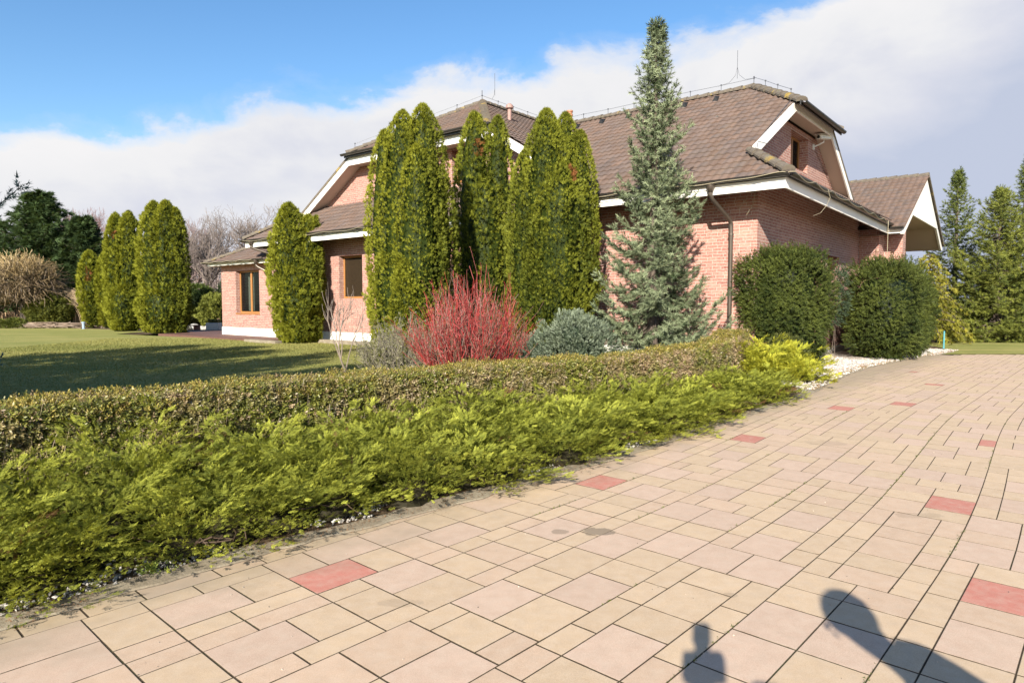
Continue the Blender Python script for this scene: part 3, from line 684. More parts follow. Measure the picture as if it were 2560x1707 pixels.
# gable verge boards, right block (u=.22) and left block (v=.66)
A.add(*board((.2, .2, 5.0), (.2, 3.28, 6.72), .27, .05)); A.add(*board((.2, 3.28, 6.72), (.2, 6.84, 6.72), .26, .052)); A.add(*board((.2, 6.84, 6.72), (.2, 9.7, 4.92), .27, .05))
A.add(*board((19.5, .63, zL(19.5)-.36), (16.05, .63, zL(16.05)-.36), .30, .05)); A.add(*board((16.05, .63, zL(16.05)-.36), (8.75, .63, zL(8.75)-.36), .30, .052)); A.add(*board((8.75, .63, zL(8.75)-.36), (5.7, .63, zL(5.7)-.36), .30, .05))
# porch gable panel with its trapezoid opening
def panel(pts, u0, u1):
    n = len(pts); V = [Lc(u0, *p) for p in pts]+[Lc(u1, *p) for p in pts]
    F4 = [(i, (i+1) % n, n+(i+1) % n, n+i) for i in range(n)]
    F = []
    for base_ in (0, n):
        for i in range(1, n-1): F.append((base_, base_+i, base_+i+1))
    return np.array(V), [np.array(F4), np.array(F)]
ze = lambda v: 4.0+.5*(v-9.75) if v < 14.35 else 6.3-.5*(v-14.35)
A.add(*panel([(9.75, 3.87), (10.0, 3.87), (11.55, 4.66), (11.1, 4.66), (9.75, 4.0)], -1.36, -1.28))
A.add(*panel([(18.95, 3.87), (18.95, 4.0), (17.6, 4.66), (17.15, 4.66), (18.7, 3.87)], -1.36, -1.28))
A.add(*panel([(11.1, 4.66), (17.6, 4.66), (14.35, ze(14.34))], -1.36, -1.28))
bevel(A.build('fascia', M['white'], house), .005, 1)
# soffits
A = Acc()
def quad(*pts): A.add([Lc(*p) for p in pts], np.array([(0, 1, 2, 3)]))
quad((20.1, 0, 3.93), (21, 0, 3.93), (21, 8, 3.93), (20.1, 8, 3.93))
A.build('soffit', M['soffit'], house); A = Acc(); quad((20.2, -.4, 3.3), (25.26, -.4, 3.3), (25.26, .03, 3.3), (20.2, .03, 3.3)); quad((24.8, 0, 3.302), (25.26, 0, 3.302), (25.26, 7, 3.302), (24.8, 7, 3.302))
A.build('soffit', M['soffit'], house); A = Acc()
for (a_, b_) in (((-.1, 4.8), (3.28, 6.79)), ((3.28, 6.79), (6.84, 6.79)), ((6.84, 6.79), (10.2, 4.72))): quad((.2, *a_), (.2, *b_), (.68, *b_), (.68, *a_))
A.build('soffit', M['soffit'], house); A = Acc()
for (a_, b_) in (((19.6, zL(19.6)-.3), (16.05, zL(16.05)-.3)), ((16.05, zL(16.05)-.3), (8.75, zL(8.75)-.3)), ((8.75, zL(8.75)-.3), (5.6, zL(5.6)-.3))):
    A.add([Lc(a_[0], .63, a_[1]), Lc(b_[0], .63, b_[1]), Lc(b_[0], 1.22, b_[1]), Lc(a_[0], 1.22, a_[1])], np.array([(0, 1, 2, 3)]))
A.build('soffit', M['soffit'], house); A = Acc()
# porch vault
quad((-1.28, 9.9, 3.87), (-1.28, 11.4, 4.66), (1.2, 11.4, 4.66), (1.2, 9.9, 3.87)); quad((-1.28, 11.4, 4.66), (-1.28, 17.3, 4.66), (1.2, 17.3, 4.66), (1.2, 11.4, 4.66)); quad((-1.28, 17.3, 4.66), (-1.28, 18.85, 3.87), (1.2, 18.85, 3.87), (1.2, 17.3, 4.66))
A.build('soffit', M['soffit'], house)
# ---- gutters (half round channel swept along a line)
def gutter(p0, p1, r=.075):
    a_, b_ = Vector(Lc(*p0)), Vector(Lc(*p1)); d = (b_-a_).normalized(); x = d.cross(Vector((0, 0, 1))).normalized(); V = []; an = np.linspace(math.pi, 2*math.pi, 9)
    prof = [(math.cos(t_)*r, math.sin(t_)*r) for t_ in an]+[(math.cos(t_)*(r-.008), math.sin(t_)*(r-.008)) for t_ in an[::-1]]
    prof.insert(0, (-r-.012, .006)); 
    for q in (a_, b_): V += [tuple(q+x*p[0]+Vector((0, 0, p[1]))) for p in prof]
    n = len(prof); F = [(i, (i+1) % n, n+(i+1) % n, n+i) for i in range(n)]
    # end discs
    return V, np.array(F)
A = Acc()
for p0, p1 in (((-1.0, -1.02, 4.33), (5.7, -1.02, 4.33)), ((5.7, -1.02, 4.18), (21.2, -1.02, 4.18)), ((-1.02, -1.0, 4.33), (-1.02, 9.75, 4.21)), ((21.2, -1, 4.18), (21.2, 9, 4.18)), ((-1.0, 9.62, 4.1), (-1.4, 9.62, 4.1)),
               ((20.2, -.56, 3.44), (25.5, -.56, 3.44)), ((25.45, -.56, 3.44), (25.45, 7, 3.44)), ((-.1, 2.95, 6.88), (-.1, 7.15, 6.88)), ((16.15, .36, 7.27), (8.65, .36, 7.27))):
    A = Acc(); A.add(*gutter(p0, p1))
    # joints
    a_, b_ = np.array(p0), np.array(p1); L = np.linalg.norm(b_-a_)
    for k in range(1, int(L/1.6)):
        q = a_+(b_-a_)*k*1.6/L; q2 = q+(b_-a_)/L*.03; A.add(*gutter(tuple(q), tuple(q2), .081))
    A.build('gutter', M['gutter'], house)
# back fascia (dark strip behind gutters) 
for p0, p1, h in (((-.95, -.945, 4.25), (5.6, -.945, 4.25), .1), ((5.6, -.945, 4.1), (21.1, -.945, 4.1), .1), ((-.945, -.95, 4.25), (-.945, 9.75, 4.13), .1), ((-.02, 2.95, 6.78), (-.02, 7.15, 6.78), .13), ((16.1, .46, 7.14), (8.7, .46, 7.14), .16)):
    A = Acc(); A.add(*board(p0, p1, h, .03)); A.build('gutter_board', M['gutter'], house)
# verge flashing along the gables
for p0, p1 in (((.2, 6.95, 6.93), (.2, 10.3, zR(10.3)+.0)), ((16.0, .62, zL(16.0)-.04), (19.4, .62, zL(19.4)-.04)), ((-1.4, 14.35, 6.42), (-1.4, 19.05, 4.07))):
    A = Acc(); A.add(*board((p0[0], p0[1], p0[2]-.06), (p1[0], p1[1], p1[2]-.06), .12, .07)); A.build('verge_tiles', M['ridge'], house)
def pipe(name, pts, r, mat, parent, sides=12, fillet=.09, n=4):
    P = [Vector(p) for p in pts]; out = [P[0]]
    for i in range(1, len(P)-1):
        a_, b_, c_ = P[i-1], P[i], P[i+1]; f1 = min(fillet, (a_-b_).length*.45, (c_-b_).length*.45)
        p, q = b_+(a_-b_).normalized()*f1, b_+(c_-b_).normalized()*f1
        for k in range(n+1): t_ = k/n; out.append(p*(1-t_)**2+b_*2*t_*(1-t_)+q*t_**2)
    out.append(P[-1]); V, F = tubes([[tuple(p) for p in out]], [[r]*len(out)], sides); return npmesh(name, V, F, mat, parent, smooth=True)
def downpipe(pts, collars):
    dp = pipe('downpipe', [Lc(*p) for p in pts], .052, M['pipe'], house, 14, .12)
    V, F = lathe([(.095, .0), (.09, -.07), (.056, -.2), (.05, -.2)], 14, Lc(pts[0][0], pts[0][1], pts[0][2])); npmesh('hopper', V, F, M['pipe'], dp, smooth=True)
    for c_ in collars:
        A = Acc(); A.add(*lathe([(.05, -.025), (.064, -.025), (.064, .025), (.05, .025)], 14, Lc(*c_))); A.add(*board((c_[0], c_[1], c_[2]-.012), (c_[0], c_[1]+.14, c_[2]-.012), .024, .02)); A.build('pipe_clip', M['pipe'], dp)
downpipe([(.72, -1.02, 4.28), (.72, -1.02, 3.98), (.57, -.14, 3.5), (.57, -.14, .15)], [(.57, -.14, 3.2), (.57, -.14, 1.9)])
downpipe([(20.45, -1.02, 4.14), (20.45, -1.02, 3.86), (19.6, -.12, 3.45), (19.6, -.12, .3)], [(19.6, -.12, 2.8)])
downpipe([(20.9, -.56, 3.4), (20.9, -.56, 3.15), (20.3, -.1, 2.75), (20.0, -.1, .5)], [])
# ---- lightning wires, rods, vents, chimney
A = Acc()
def wirepath(pts, r=.006): 
    P = [[Lc(*p) for p in pts]]; A.add(*tubes(P, [[r]*len(pts)], 5))
def ridge_wire(p0, p1, h=.16, stp=.95):
    a_, b_ = np.array(p0), np.array(p1); L = np.linalg.norm(b_-a_); n = int(L/stp)
    wirepath([tuple(a_+(b_-a_)*k/n+np.array((0, 0, h-.012*(k % 2)))) for k in range(n+1)])
    for k in range(n+1):
        q = a_+(b_-a_)*k/n; wirepath([tuple(q), tuple(q+np.array((0, 0, h+.02)))], .009); A.add(*box(*(x for c_, s_ in zip(Lc(*(q+np.array((0, 0, h)))), (.018, .018, .018)) for x in (c_-s_, c_+s_))))
ridge_wire((1.98, 5.05, 8.24), (10.2, 5.05, 8.24)); ridge_wire((.4, 3.5, 7.2), (1.98, 5.05, 8.24), .2, .7); ridge_wire((12.4, 4.3, 9.54), (12.4, 14, 9.54)); ridge_wire((12.4, 4.3, 9.54), (15.8, .75, 7.55), .16)
wirepath([(2.5, 5.05, 8.5), (2.5, 5.05, 9.35)], .007); wirepath([(3.1, 5.05, 8.38), (2.75, 5.05, 8.42), (2.56, 5.05, 8.6), (2.5, 5.05, 8.85)], .005); wirepath([(1.9, 5.05, 8.4), (2.25, 5.05, 8.42), (2.44, 5.05, 8.6), (2.5, 5.05, 8.85)], .005)
wirepath([(12.0, 4.6, 9.7), (12.0, 4.6, 10.55)], .007); wirepath([(12.4, 4.9, 9.7), (12.12, 4.7, 9.75), (12.0, 4.6, 10.0)], .005); wirepath([(12.4, 4.3, 9.55), (12.4, 4.3, 9.9)], .014)
wirepath([(.3, 3.3, zf(3.3)+.06), (.32, 2.3, zf(2.3)+.05), (.3, 1.5, zf(1.5)+.07), (.32, .8, zf(.8)+.05), (.1, .2, 5.35), (-.2, -.1, 5.2), (-.1, .25, 5.2)], .008)
A.build('lightning_wire', M['metal'], house)
for u in (2.93, 3.96, 5.98, 7.02, 8.05):
    z = zf(4.55); A = Acc(); A.add([Lc(u-.09, 4.4, zf(4.4)+.03), Lc(u+.09, 4.4, zf(4.4)+.03), Lc(u, 4.4, zf(4.4)+.19), Lc(u, 4.75, zf(4.75)+.04)], [np.array([(0, 1, 2), (0, 2, 3), (1, 2, 3)])]); A.build('vent_tile', M['black'], house)
for (u, v) in ((13.6, 1.9), (11.0, 7.6)):
    if u > 12.4: zz = 7.26+(v-.44)*(2.18/3.86); tri = [Lc(u-.09, v-.08, zz), Lc(u+.09, v-.08, zz), Lc(u, v-.08, zz+.18), Lc(u, v+.3, zz+.2)]
    else: zz = zL(u); tri = [Lc(u-.1, v-.09, zz), Lc(u-.1, v+.09, zz), Lc(u-.1, v, zz+.2), Lc(u+.25, v, zz+.2)]
    A = Acc(); A.add(tri, [np.array([(0, 1, 2), (0, 2, 3), (1, 2, 3)])]); A.build('vent_tile', M['black'], house)
V, F = lathe([(.0, 9.12), (.13, 9.12), (.13, 9.06), (.105, 9.05), (.105, 8.98), (.13, 8.97), (.13, 8.91), (.105, 8.9), (.105, 8.83), (.13, 8.82), (.13, 8.76), (.10, 8.74), (.10, 7.4)], 16, Lc(9.75, 6.5, 0)); npmesh('chimney', V, F, M['clay'], house, smooth=False)
V, F = lathe([(0, 8.92), (.06, 8.92), (.13, 8.86), (.15, 8.76), (.13, 8.74), (.075, 8.74), (.07, 8.1)], 14, Lc(10.55, 3.75, 0)); npmesh('roof_vent_pipe', V, F, M['ventpink'], house)
# ---- security camera on the gable
C0 = W2(.65, 6.6, 6.42)
cr = empty('security_camera', C0, HROT, label='pale security camera on a bracket high on the right brick gable', cat='camera')
A = Acc(); A.add(*tubes([[(0, 0, 0), (.18, .02, .06), (.30, .05, .12), (.30, .05, .2)]], [[.022]*4], 8)); A.add(*box(-.01, .03, -.06, .06, -.08, .08)); A.build('bracket', M['camwhite'], cr, smooth=False)
A = Acc(); v, f = box(-.08, .08, -.3, .26, 0, .13); rot = np.array(Matrix.Rotation(R(-18), 3, 'Z') @ Matrix.Rotation(R(5), 3, 'X')); A.add(v@rot.T+np.array((.31, .05, .2)), f); bevel(A.build('camera_body', M['camwhite'], cr), .02, 2)
A = Acc(); v, f = box(-.1, .1, -.36, .28, .135, .15); A.add(v@rot.T+np.array((.31, .05, .2)), f); A.build('sun_shield', M['camwhite'], cr)
A = Acc(); v, f = lathe([(0, 0), (.05, 0), (.05, .01)], 12); v = v@np.array(Matrix.Rotation(R(90), 3, 'X')).T+np.array((0, -.303, .065)); A.add(v@rot.T+np.array((.31, .05, .2)), f); A.build('lens', M['black'], cr)
# ---- string light cable clipped along the gutters
def cablepath():
    pts = []
    def run(p0, p1, per, amp, n):
        for k in range(n+1):
            t_ = k/n; L = np.linalg.norm(np.array(p1)-np.array(p0)); s_ = t_*L
            pts.append(W2(*(np.array(p0)+(np.array(p1)-np.array(p0))*t_))+np.array((0, 0, -amp*abs(math.sin(math.pi*s_/per))+.01*math.sin(s_*5.1))))
    run((20.9, -1.12, 4.15), (5.7, -1.12, 4.17), 1.9, .05, 160); run((5.6, -1.12, 4.31), (-.9, -1.12, 4.33), 3.2, .06, 80); run((-1.12, -1.0, 4.33), (-1.12, 8.6, 4.22), 1.5, .09, 120); run((-1.13, 8.6, 4.2), (-1.13, 8.6, 2.9), 10, 0, 4); run((-1.1, 8.65, 2.7), (-1.0, 8.8, 2.2), 10, 0, 3)
    return pts
cp = cablepath(); V, F = tubes([cp], [[.009]*len(cp)], 6)
tag(npmesh('light_string', V, F, M['cable'], smooth=True), 'beige string light cable sagging along the gutters of the long front and right side', 'light string')
cp = [W2(u, -.68, 3.53-.04*abs(math.sin(math.pi*u/1.1))+.0) for u in np.linspace(25.5, 21.0, 60)]; cp = [p+np.array((0, 0, -.1)) for p in cp]; V, F = tubes([cp], [[.012]*len(cp)], 6)
tag(npmesh('light_string', V, F, M['cable'], smooth=True), 'short beige string light cable under the low left wing gutter', 'light string')
for pts in ([(-1.1, 1.6, 4.3), (-1.15, 1.62, 4.1), (-1.1, 1.5, 3.9), (-1.05, 1.2, 3.7), (-1.0, .8, 3.6)], [(-.1, -.5, 4.05), (-.05, -.4, 3.85), (.15, -.3, 3.6)], [(.0, -.6, 4.05), (.1, -.5, 3.9), (.3, -.4, 3.75)]):
    P = [W2(*p) for p in pts]; A = Acc(); A.add(*tubes([P], [[.005]*len(P)], 5))
    tag(A.build('loose_cable', M['cable']), 'thin pale cable curling down from the gutter of the right side' if pts[0][1] > 0 else 'thin short cable dangling under the eaves at the right house corner', 'cable', group=None if pts[0][1] > 0 else 'cables dangling under the eaves')
# ---- terrace deck
A = Acc()
for k in range(12):
    v0 = -1.75+k*.145; A.add(*boxL(18.6, 27.6, v0, v0+.138, .09, .125))
for k in range(22):
    v0 = .0+k*.145; A.add(*boxL(25.05, 30.5, v0, v0+.138, .09, .125))
A.add(*boxL(18.6, 27.6, -1.77, -1.75, .0, .12))
dk = A.build('deck', M['deck']); dk.location = HC; dk.rotation_euler = (0, 0, HROT); tag(dk, kind='structure')
A = Acc(); A.add(*boxL(13.2, 18.5, -.7, -.45, 0, .2)); A.add(*boxL(17.0, 19.2, -2.1, -1.8, .0, .17)); st = A.build('stone_edging', M['kerb']); st.location = HC; st.rotation_euler = (0, 0, HROT); tag(bevel(st, .02), 'low grey stone edging between the lawn and the long front wall', 'edging')
# ------------------------------------------------------------------ vegetation
GY = np.array((.30, .315, .045)); 
# ---- low juniper belt: overlapping cushions of feathery sprays
def juniper(name, clumps, per_m2, cols, slen, parent=None, label=None, cat=None, kind=None, brownp=.015):
    """clumps: (x, y, radius, height, lean_x, lean_y)"""
    A = Acc(); Pn = []; Dn = []; Nn = []; Sn = []; Cn = []
    for i, (x, y, r, h, lx, ly) in enumerate(clumps):
        dist = math.hypot(x, y); lod = max(1.0, (dist/5.0)**.75); sc_ = slen*lod**.8
        nb_ = int(per_m2/140); 
        for k in range(nb_):
            a_ = rng.random()*6.283; rise = rng.uniform(0, 1); L = r*rng.uniform(1.0, 1.75)*(1.15-.4*rise)
            out = np.array((math.cos(a_)+lx*1.1, math.sin(a_)+ly*1.1, 0)); out /= np.linalg.norm(out)
            base_ = np.array((x, y, .03))+np.array((rng.normal()*.05, rng.normal()*.05, 0)); ztip = h*(.22+.86*rise)*rng.uniform(.82, 1.15)
            m_ = max(10, int(54*(L/.5)*(slen/.08)**.5/lod**1.25)); u_ = rng.random(m_)**.62; sidev = np.array((-out[1], out[0], 0)); w_ = rng.normal(size=m_)*.23*L*np.sin(np.clip(u_*1.05, 0, 1)*math.pi*.82+.25)*.75
            zz = ztip*(1-(1-u_)**2.0)-.10*np.clip(u_-.72, 0, 1)*L*2-.35*np.abs(w_)
            P = base_+out*(L*u_)[:, None]+sidev*w_[:, None]; P[:, 2] = np.maximum(zz+rng.normal(size=m_)*.010, .015)
            sl = ztip/L*1.6*(1-u_)
            D = out*1.0+sidev*(w_/L*2.6+rng.normal(size=m_)*.30)[:, None]; D[:, 2] = sl*.55+.10+rng.normal(size=m_)*.20
            Nv = np.tile((0, 0, 1.), (m_, 1))-out*.25+rng.normal(size=(m_, 3))*.28
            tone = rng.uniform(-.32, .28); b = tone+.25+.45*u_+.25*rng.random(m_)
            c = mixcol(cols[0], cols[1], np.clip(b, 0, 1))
            if rng.random() < brownp: c = np.array((.16, .09, .045))*(.7+.6*rng.random((m_, 1)))
            Pn.append(P); Dn.append(D); Nn.append(Nv); Sn.append(sc_*(.7+.6*rng.random(m_))); Cn.append(c)
        # woody core
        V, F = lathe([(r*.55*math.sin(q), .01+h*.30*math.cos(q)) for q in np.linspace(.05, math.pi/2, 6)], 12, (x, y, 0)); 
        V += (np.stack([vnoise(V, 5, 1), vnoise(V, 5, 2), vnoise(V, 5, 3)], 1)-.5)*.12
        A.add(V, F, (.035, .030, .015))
    P = np.concatenate(Pn); D = np.concatenate(Dn); Nv = np.concatenate(Nn); S = np.concatenate(Sn); C = np.concatenate(Cn)
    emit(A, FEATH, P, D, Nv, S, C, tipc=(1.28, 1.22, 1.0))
    # bare stems showing low along the front
    k = max(8, len(clumps)*5); sel = rng.integers(0, len(clumps), k); T_ = []; 
    for j in sel:
        x, y, r, h, lx, ly = clumps[j]; a_ = rng.random()*6.28; q = np.array((x, y, .03)); d = np.array((math.cos(a_), math.sin(a_), .25))
        T_.append([q+d*r*1.05*t_+np.array((0, 0, .05*math.sin(3*t_)))+rng.normal(size=3)*.015 for t_ in np.linspace(0, 1, 5)])
    A.add(*tubes(T_, np.tile(np.linspace(.009, .003, 5), (k, 1)), 4), c=(.13, .09, .065))
    o = A.build(name, M['leaf'], parent); tag(o, label, cat, kind=kind); return o, len(P)
def hedge_front(i_f):                     # nearest hedge front normal coordinate by e
    pass
hp_en = np.array([(p[0]*E_[0]+p[1]*E_[1], p[0]*N_[0]+p[1]*N_[1]) for p in HP])
def hedge_n(e): return np.interp(e, hp_en[:, 0], hp_en[:, 1])
cl = []; e = -3.6
rg2 = np.random.default_rng(21)
while e < 12.4:
    k0 = float(kerb_n(e)); k1 = float(hedge_n(e)); wdt = k1-k0
    m_ = max(2, int(round(wdt/.42)))
    for j in range(m_):
        n_ = k0+.27+(wdt-.14)*(j+.5)/m_+rg2.uniform(-.10, .10)-.12; ej = e+rg2.uniform(-.2, .2)
        rel = (n_-k0)/max(wdt, .3)
        x, y, _ = en(ej, n_); hgt = (.40+.14*min(rel*1.9, 1))*rg2.uniform(.78, 1.18)
        hgt *= 1-.36*min(max((ej-3.5)/4, 0), 1)
        hgt *= .90+.58*float(vnoise(np.array([[x, y, 0]]), 1.0, 14)[0])
        if ej > 11.2 and rel < .35: continue
        cl.append((x, y, rg2.uniform(.27, .40), hgt, N_[0]*-.45+rg2.uniform(-.2, .2), N_[1]*-.45+rg2.uniform(-.2, .2)))
    e += .40
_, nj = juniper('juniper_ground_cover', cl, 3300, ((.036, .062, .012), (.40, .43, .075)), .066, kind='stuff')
cl = []
for k in range(20):
    a_ = k*2.4; rr_ = .95*math.sqrt((k+.5)/20); cl.append((5.05+rr_*math.cos(a_)*.95, 13.6+rr_*math.sin(a_)*.95, rng.uniform(.28, .40), (.92-.34*rr_)*rng.uniform(.9, 1.1), .25*math.cos(a_), .25*math.sin(a_)))
juniper('juniper_shrub', cl, 2400, ((.16, .20, .02), (.58, .58, .08)), .085, label='bright yellow-green spreading juniper bush at the end of the hedge, beside the white gravel', cat='shrub')
# ---- clipped box hedge along HP
def hedge():
    seg = np.array([(p[0], p[1]) for p in HP]); dl = np.linalg.norm(np.diff(seg, axis=0), axis=1); cum = np.concatenate([[0], np.cumsum(dl)]); Lh = cum[-1]
    hgt = HP[:, 2]; TH = .62
    def at(s):
        x = np.interp(s, cum, seg[:, 0]); y = np.interp(s, cum, seg[:, 1]); h = np.interp(s, cum, hgt)
        x2 = np.interp(s+.3, cum, seg[:, 0]); y2 = np.interp(s+.3, cum, seg[:, 1]); x1 = np.interp(s-.3, cum, seg[:, 0]); y1 = np.interp(s-.3, cum, seg[:, 1])
        t_ = nrm(np.stack([x2-x1, y2-y1], 1)); nb = np.stack([-t_[:, 1], t_[:, 0]], 1)   # back normal
        return np.stack([x, y], 1), h, t_, nb
    A = Acc(); lay = []
    s_all = np.linspace(0, Lh, 400); dist = np.linalg.norm(np.stack([np.interp(s_all, cum, seg[:, 0]), np.interp(s_all, cum, seg[:, 1])], 1), axis=1)
    pdf = np.clip((6.0/np.maximum(dist, 4.0))**1.3, .2, 1.3); pdf /= pdf.sum()
    def samp(n): return np.clip(rng.choice(s_all, n, p=pdf)+rng.uniform(-.03, .03, n), 0, Lh)
    for face, n in (('front', 42000), ('top', 24000), ('back', 3000), ('end', 1400)):
        s = samp(n) if face != 'end' else Lh-rng.random(n)*.02
        P2, h, t_, nb = at(s); d = np.linalg.norm(P2, axis=1)
        if face == 'front': z = rng.random(n)**.85*h; off = np.zeros(n); nor = np.concatenate([-nb, np.zeros((n, 1))], 1)
        elif face == 'back': z = rng.random(n)*h; off = np.full(n, TH); nor = np.concatenate([nb, np.zeros((n, 1))], 1)
        elif face == 'end': z = rng.random(n)*h; off = rng.random(n)*TH; nor = np.concatenate([t_, np.zeros((n, 1))], 1)
        else: z = h.copy(); off = rng.random(n)*TH; nor = np.tile((0, 0, 1.), (n, 1))
        P = np.concatenate([P2+nb*off[:, None], z[:, None]], 1)
        lump = (vnoise(P, 1.6, 5)-.5)*.09+(vnoise(P, 5.5, 6)-.5)*.08-rng.random(n)*.07
        edge_ = np.minimum(h-z, .12)/.12 if face == 'front' else 1
        P = P+nor*lump[:, None]; 
        if face == 'front': P[:, :2] += nb*((1-edge_)*.05)[:, None]
        if face == 'top': P[:, 2] -= .05*np.clip(1-off/.15, 0, 1)
        P[:, 2] = np.maximum(P[:, 2], .02)
        D = nor*.7+rng.normal(size=(n, 3))*.42+np.array((0, 0, .45))
        Q = P.copy(); Q[:, 2] *= .45
        b = vnoise(Q, 2.6, 9)*.7+vnoise(P, 9, 10)*.5-.1
        far = np.clip((d-5.5)/3, 0, 1)
        dry = np.clip((b-.52+.14*far*(face == 'front'))*4, 0, 1); dry = np.where(rng.random(n) < .16, 1-dry, dry)
        g = mixcol((.09, .105, .02), (.28, .275, .05), rng.random(n)); br = mixcol((.22, .145, .07), (.50, .37, .22), rng.random(n))
        C = g*(1-dry[:, None])+br*dry[:, None]
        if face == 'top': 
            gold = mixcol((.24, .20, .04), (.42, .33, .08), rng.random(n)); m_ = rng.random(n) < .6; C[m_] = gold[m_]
        S = .053*(.75+.5*rng.random(n))*np.clip(d/7, .92, 1.7)**.5
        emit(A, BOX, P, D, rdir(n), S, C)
    # sprouting twigs above the line of the top
    n = 1100; s = samp(n); P2, h, t_, nb = at(s); off = rng.random(n)*TH
    P = np.concatenate([P2+nb*off[:, None], h[:, None]-.04], 1); hgt_ = rng.random(n)**2.5*.09+.02
    P2_ = P+np.stack([rng.normal(size=n)*.02, rng.normal(size=n)*.02, hgt_], 1)
    A.add(*tubes(np.stack([P, (P+P2_)/2, P2_], 1), np.full((n, 3), .002), 3), c=(.20, .14, .08))
    emit(A, BOX, P2_-np.array((0, 0, .03)), np.tile((0, 0, 1.), (n, 1))+rng.normal(size=(n, 3))*.25, rdir(n), .05*np.ones(n), mixcol((.16, .18, .03), (.36, .30, .13), rng.random(n)))
    # inner stems
    n = 2600; s = samp(n); P2, h, t_, nb = at(s); off = rng.random(n)*TH*.35+.02
    P = np.concatenate([P2+nb*off[:, None], rng.random((n, 1))*.35*h[:, None]], 1); Q = P+np.stack([rng.normal(size=n)*.05, rng.normal(size=n)*.05, rng.random(n)*.3+.2], 1); Q[:, :2] -= nb*.05
    A.add(*tubes(np.stack([P, (P+Q)/2+rng.normal(size=P.shape)*.02, Q], 1), np.tile((.004, .003, .002), (n, 1)), 3), c=(.26, .20, .14))
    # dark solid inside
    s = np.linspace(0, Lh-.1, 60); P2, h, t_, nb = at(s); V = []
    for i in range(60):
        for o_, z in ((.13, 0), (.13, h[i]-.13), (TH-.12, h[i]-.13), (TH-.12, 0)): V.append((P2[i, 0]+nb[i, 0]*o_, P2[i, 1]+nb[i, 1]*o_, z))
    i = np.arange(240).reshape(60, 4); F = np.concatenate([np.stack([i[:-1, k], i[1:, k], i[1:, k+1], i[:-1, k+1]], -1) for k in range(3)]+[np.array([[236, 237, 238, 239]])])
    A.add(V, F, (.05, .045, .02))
    tag(A.build('box_hedge', M['dry'], origin=(HP[6][0], HP[6][1], 0)), 'low clipped box hedge with bronze and green leaves running between the lawn and the junipers', 'hedge')
hedge()
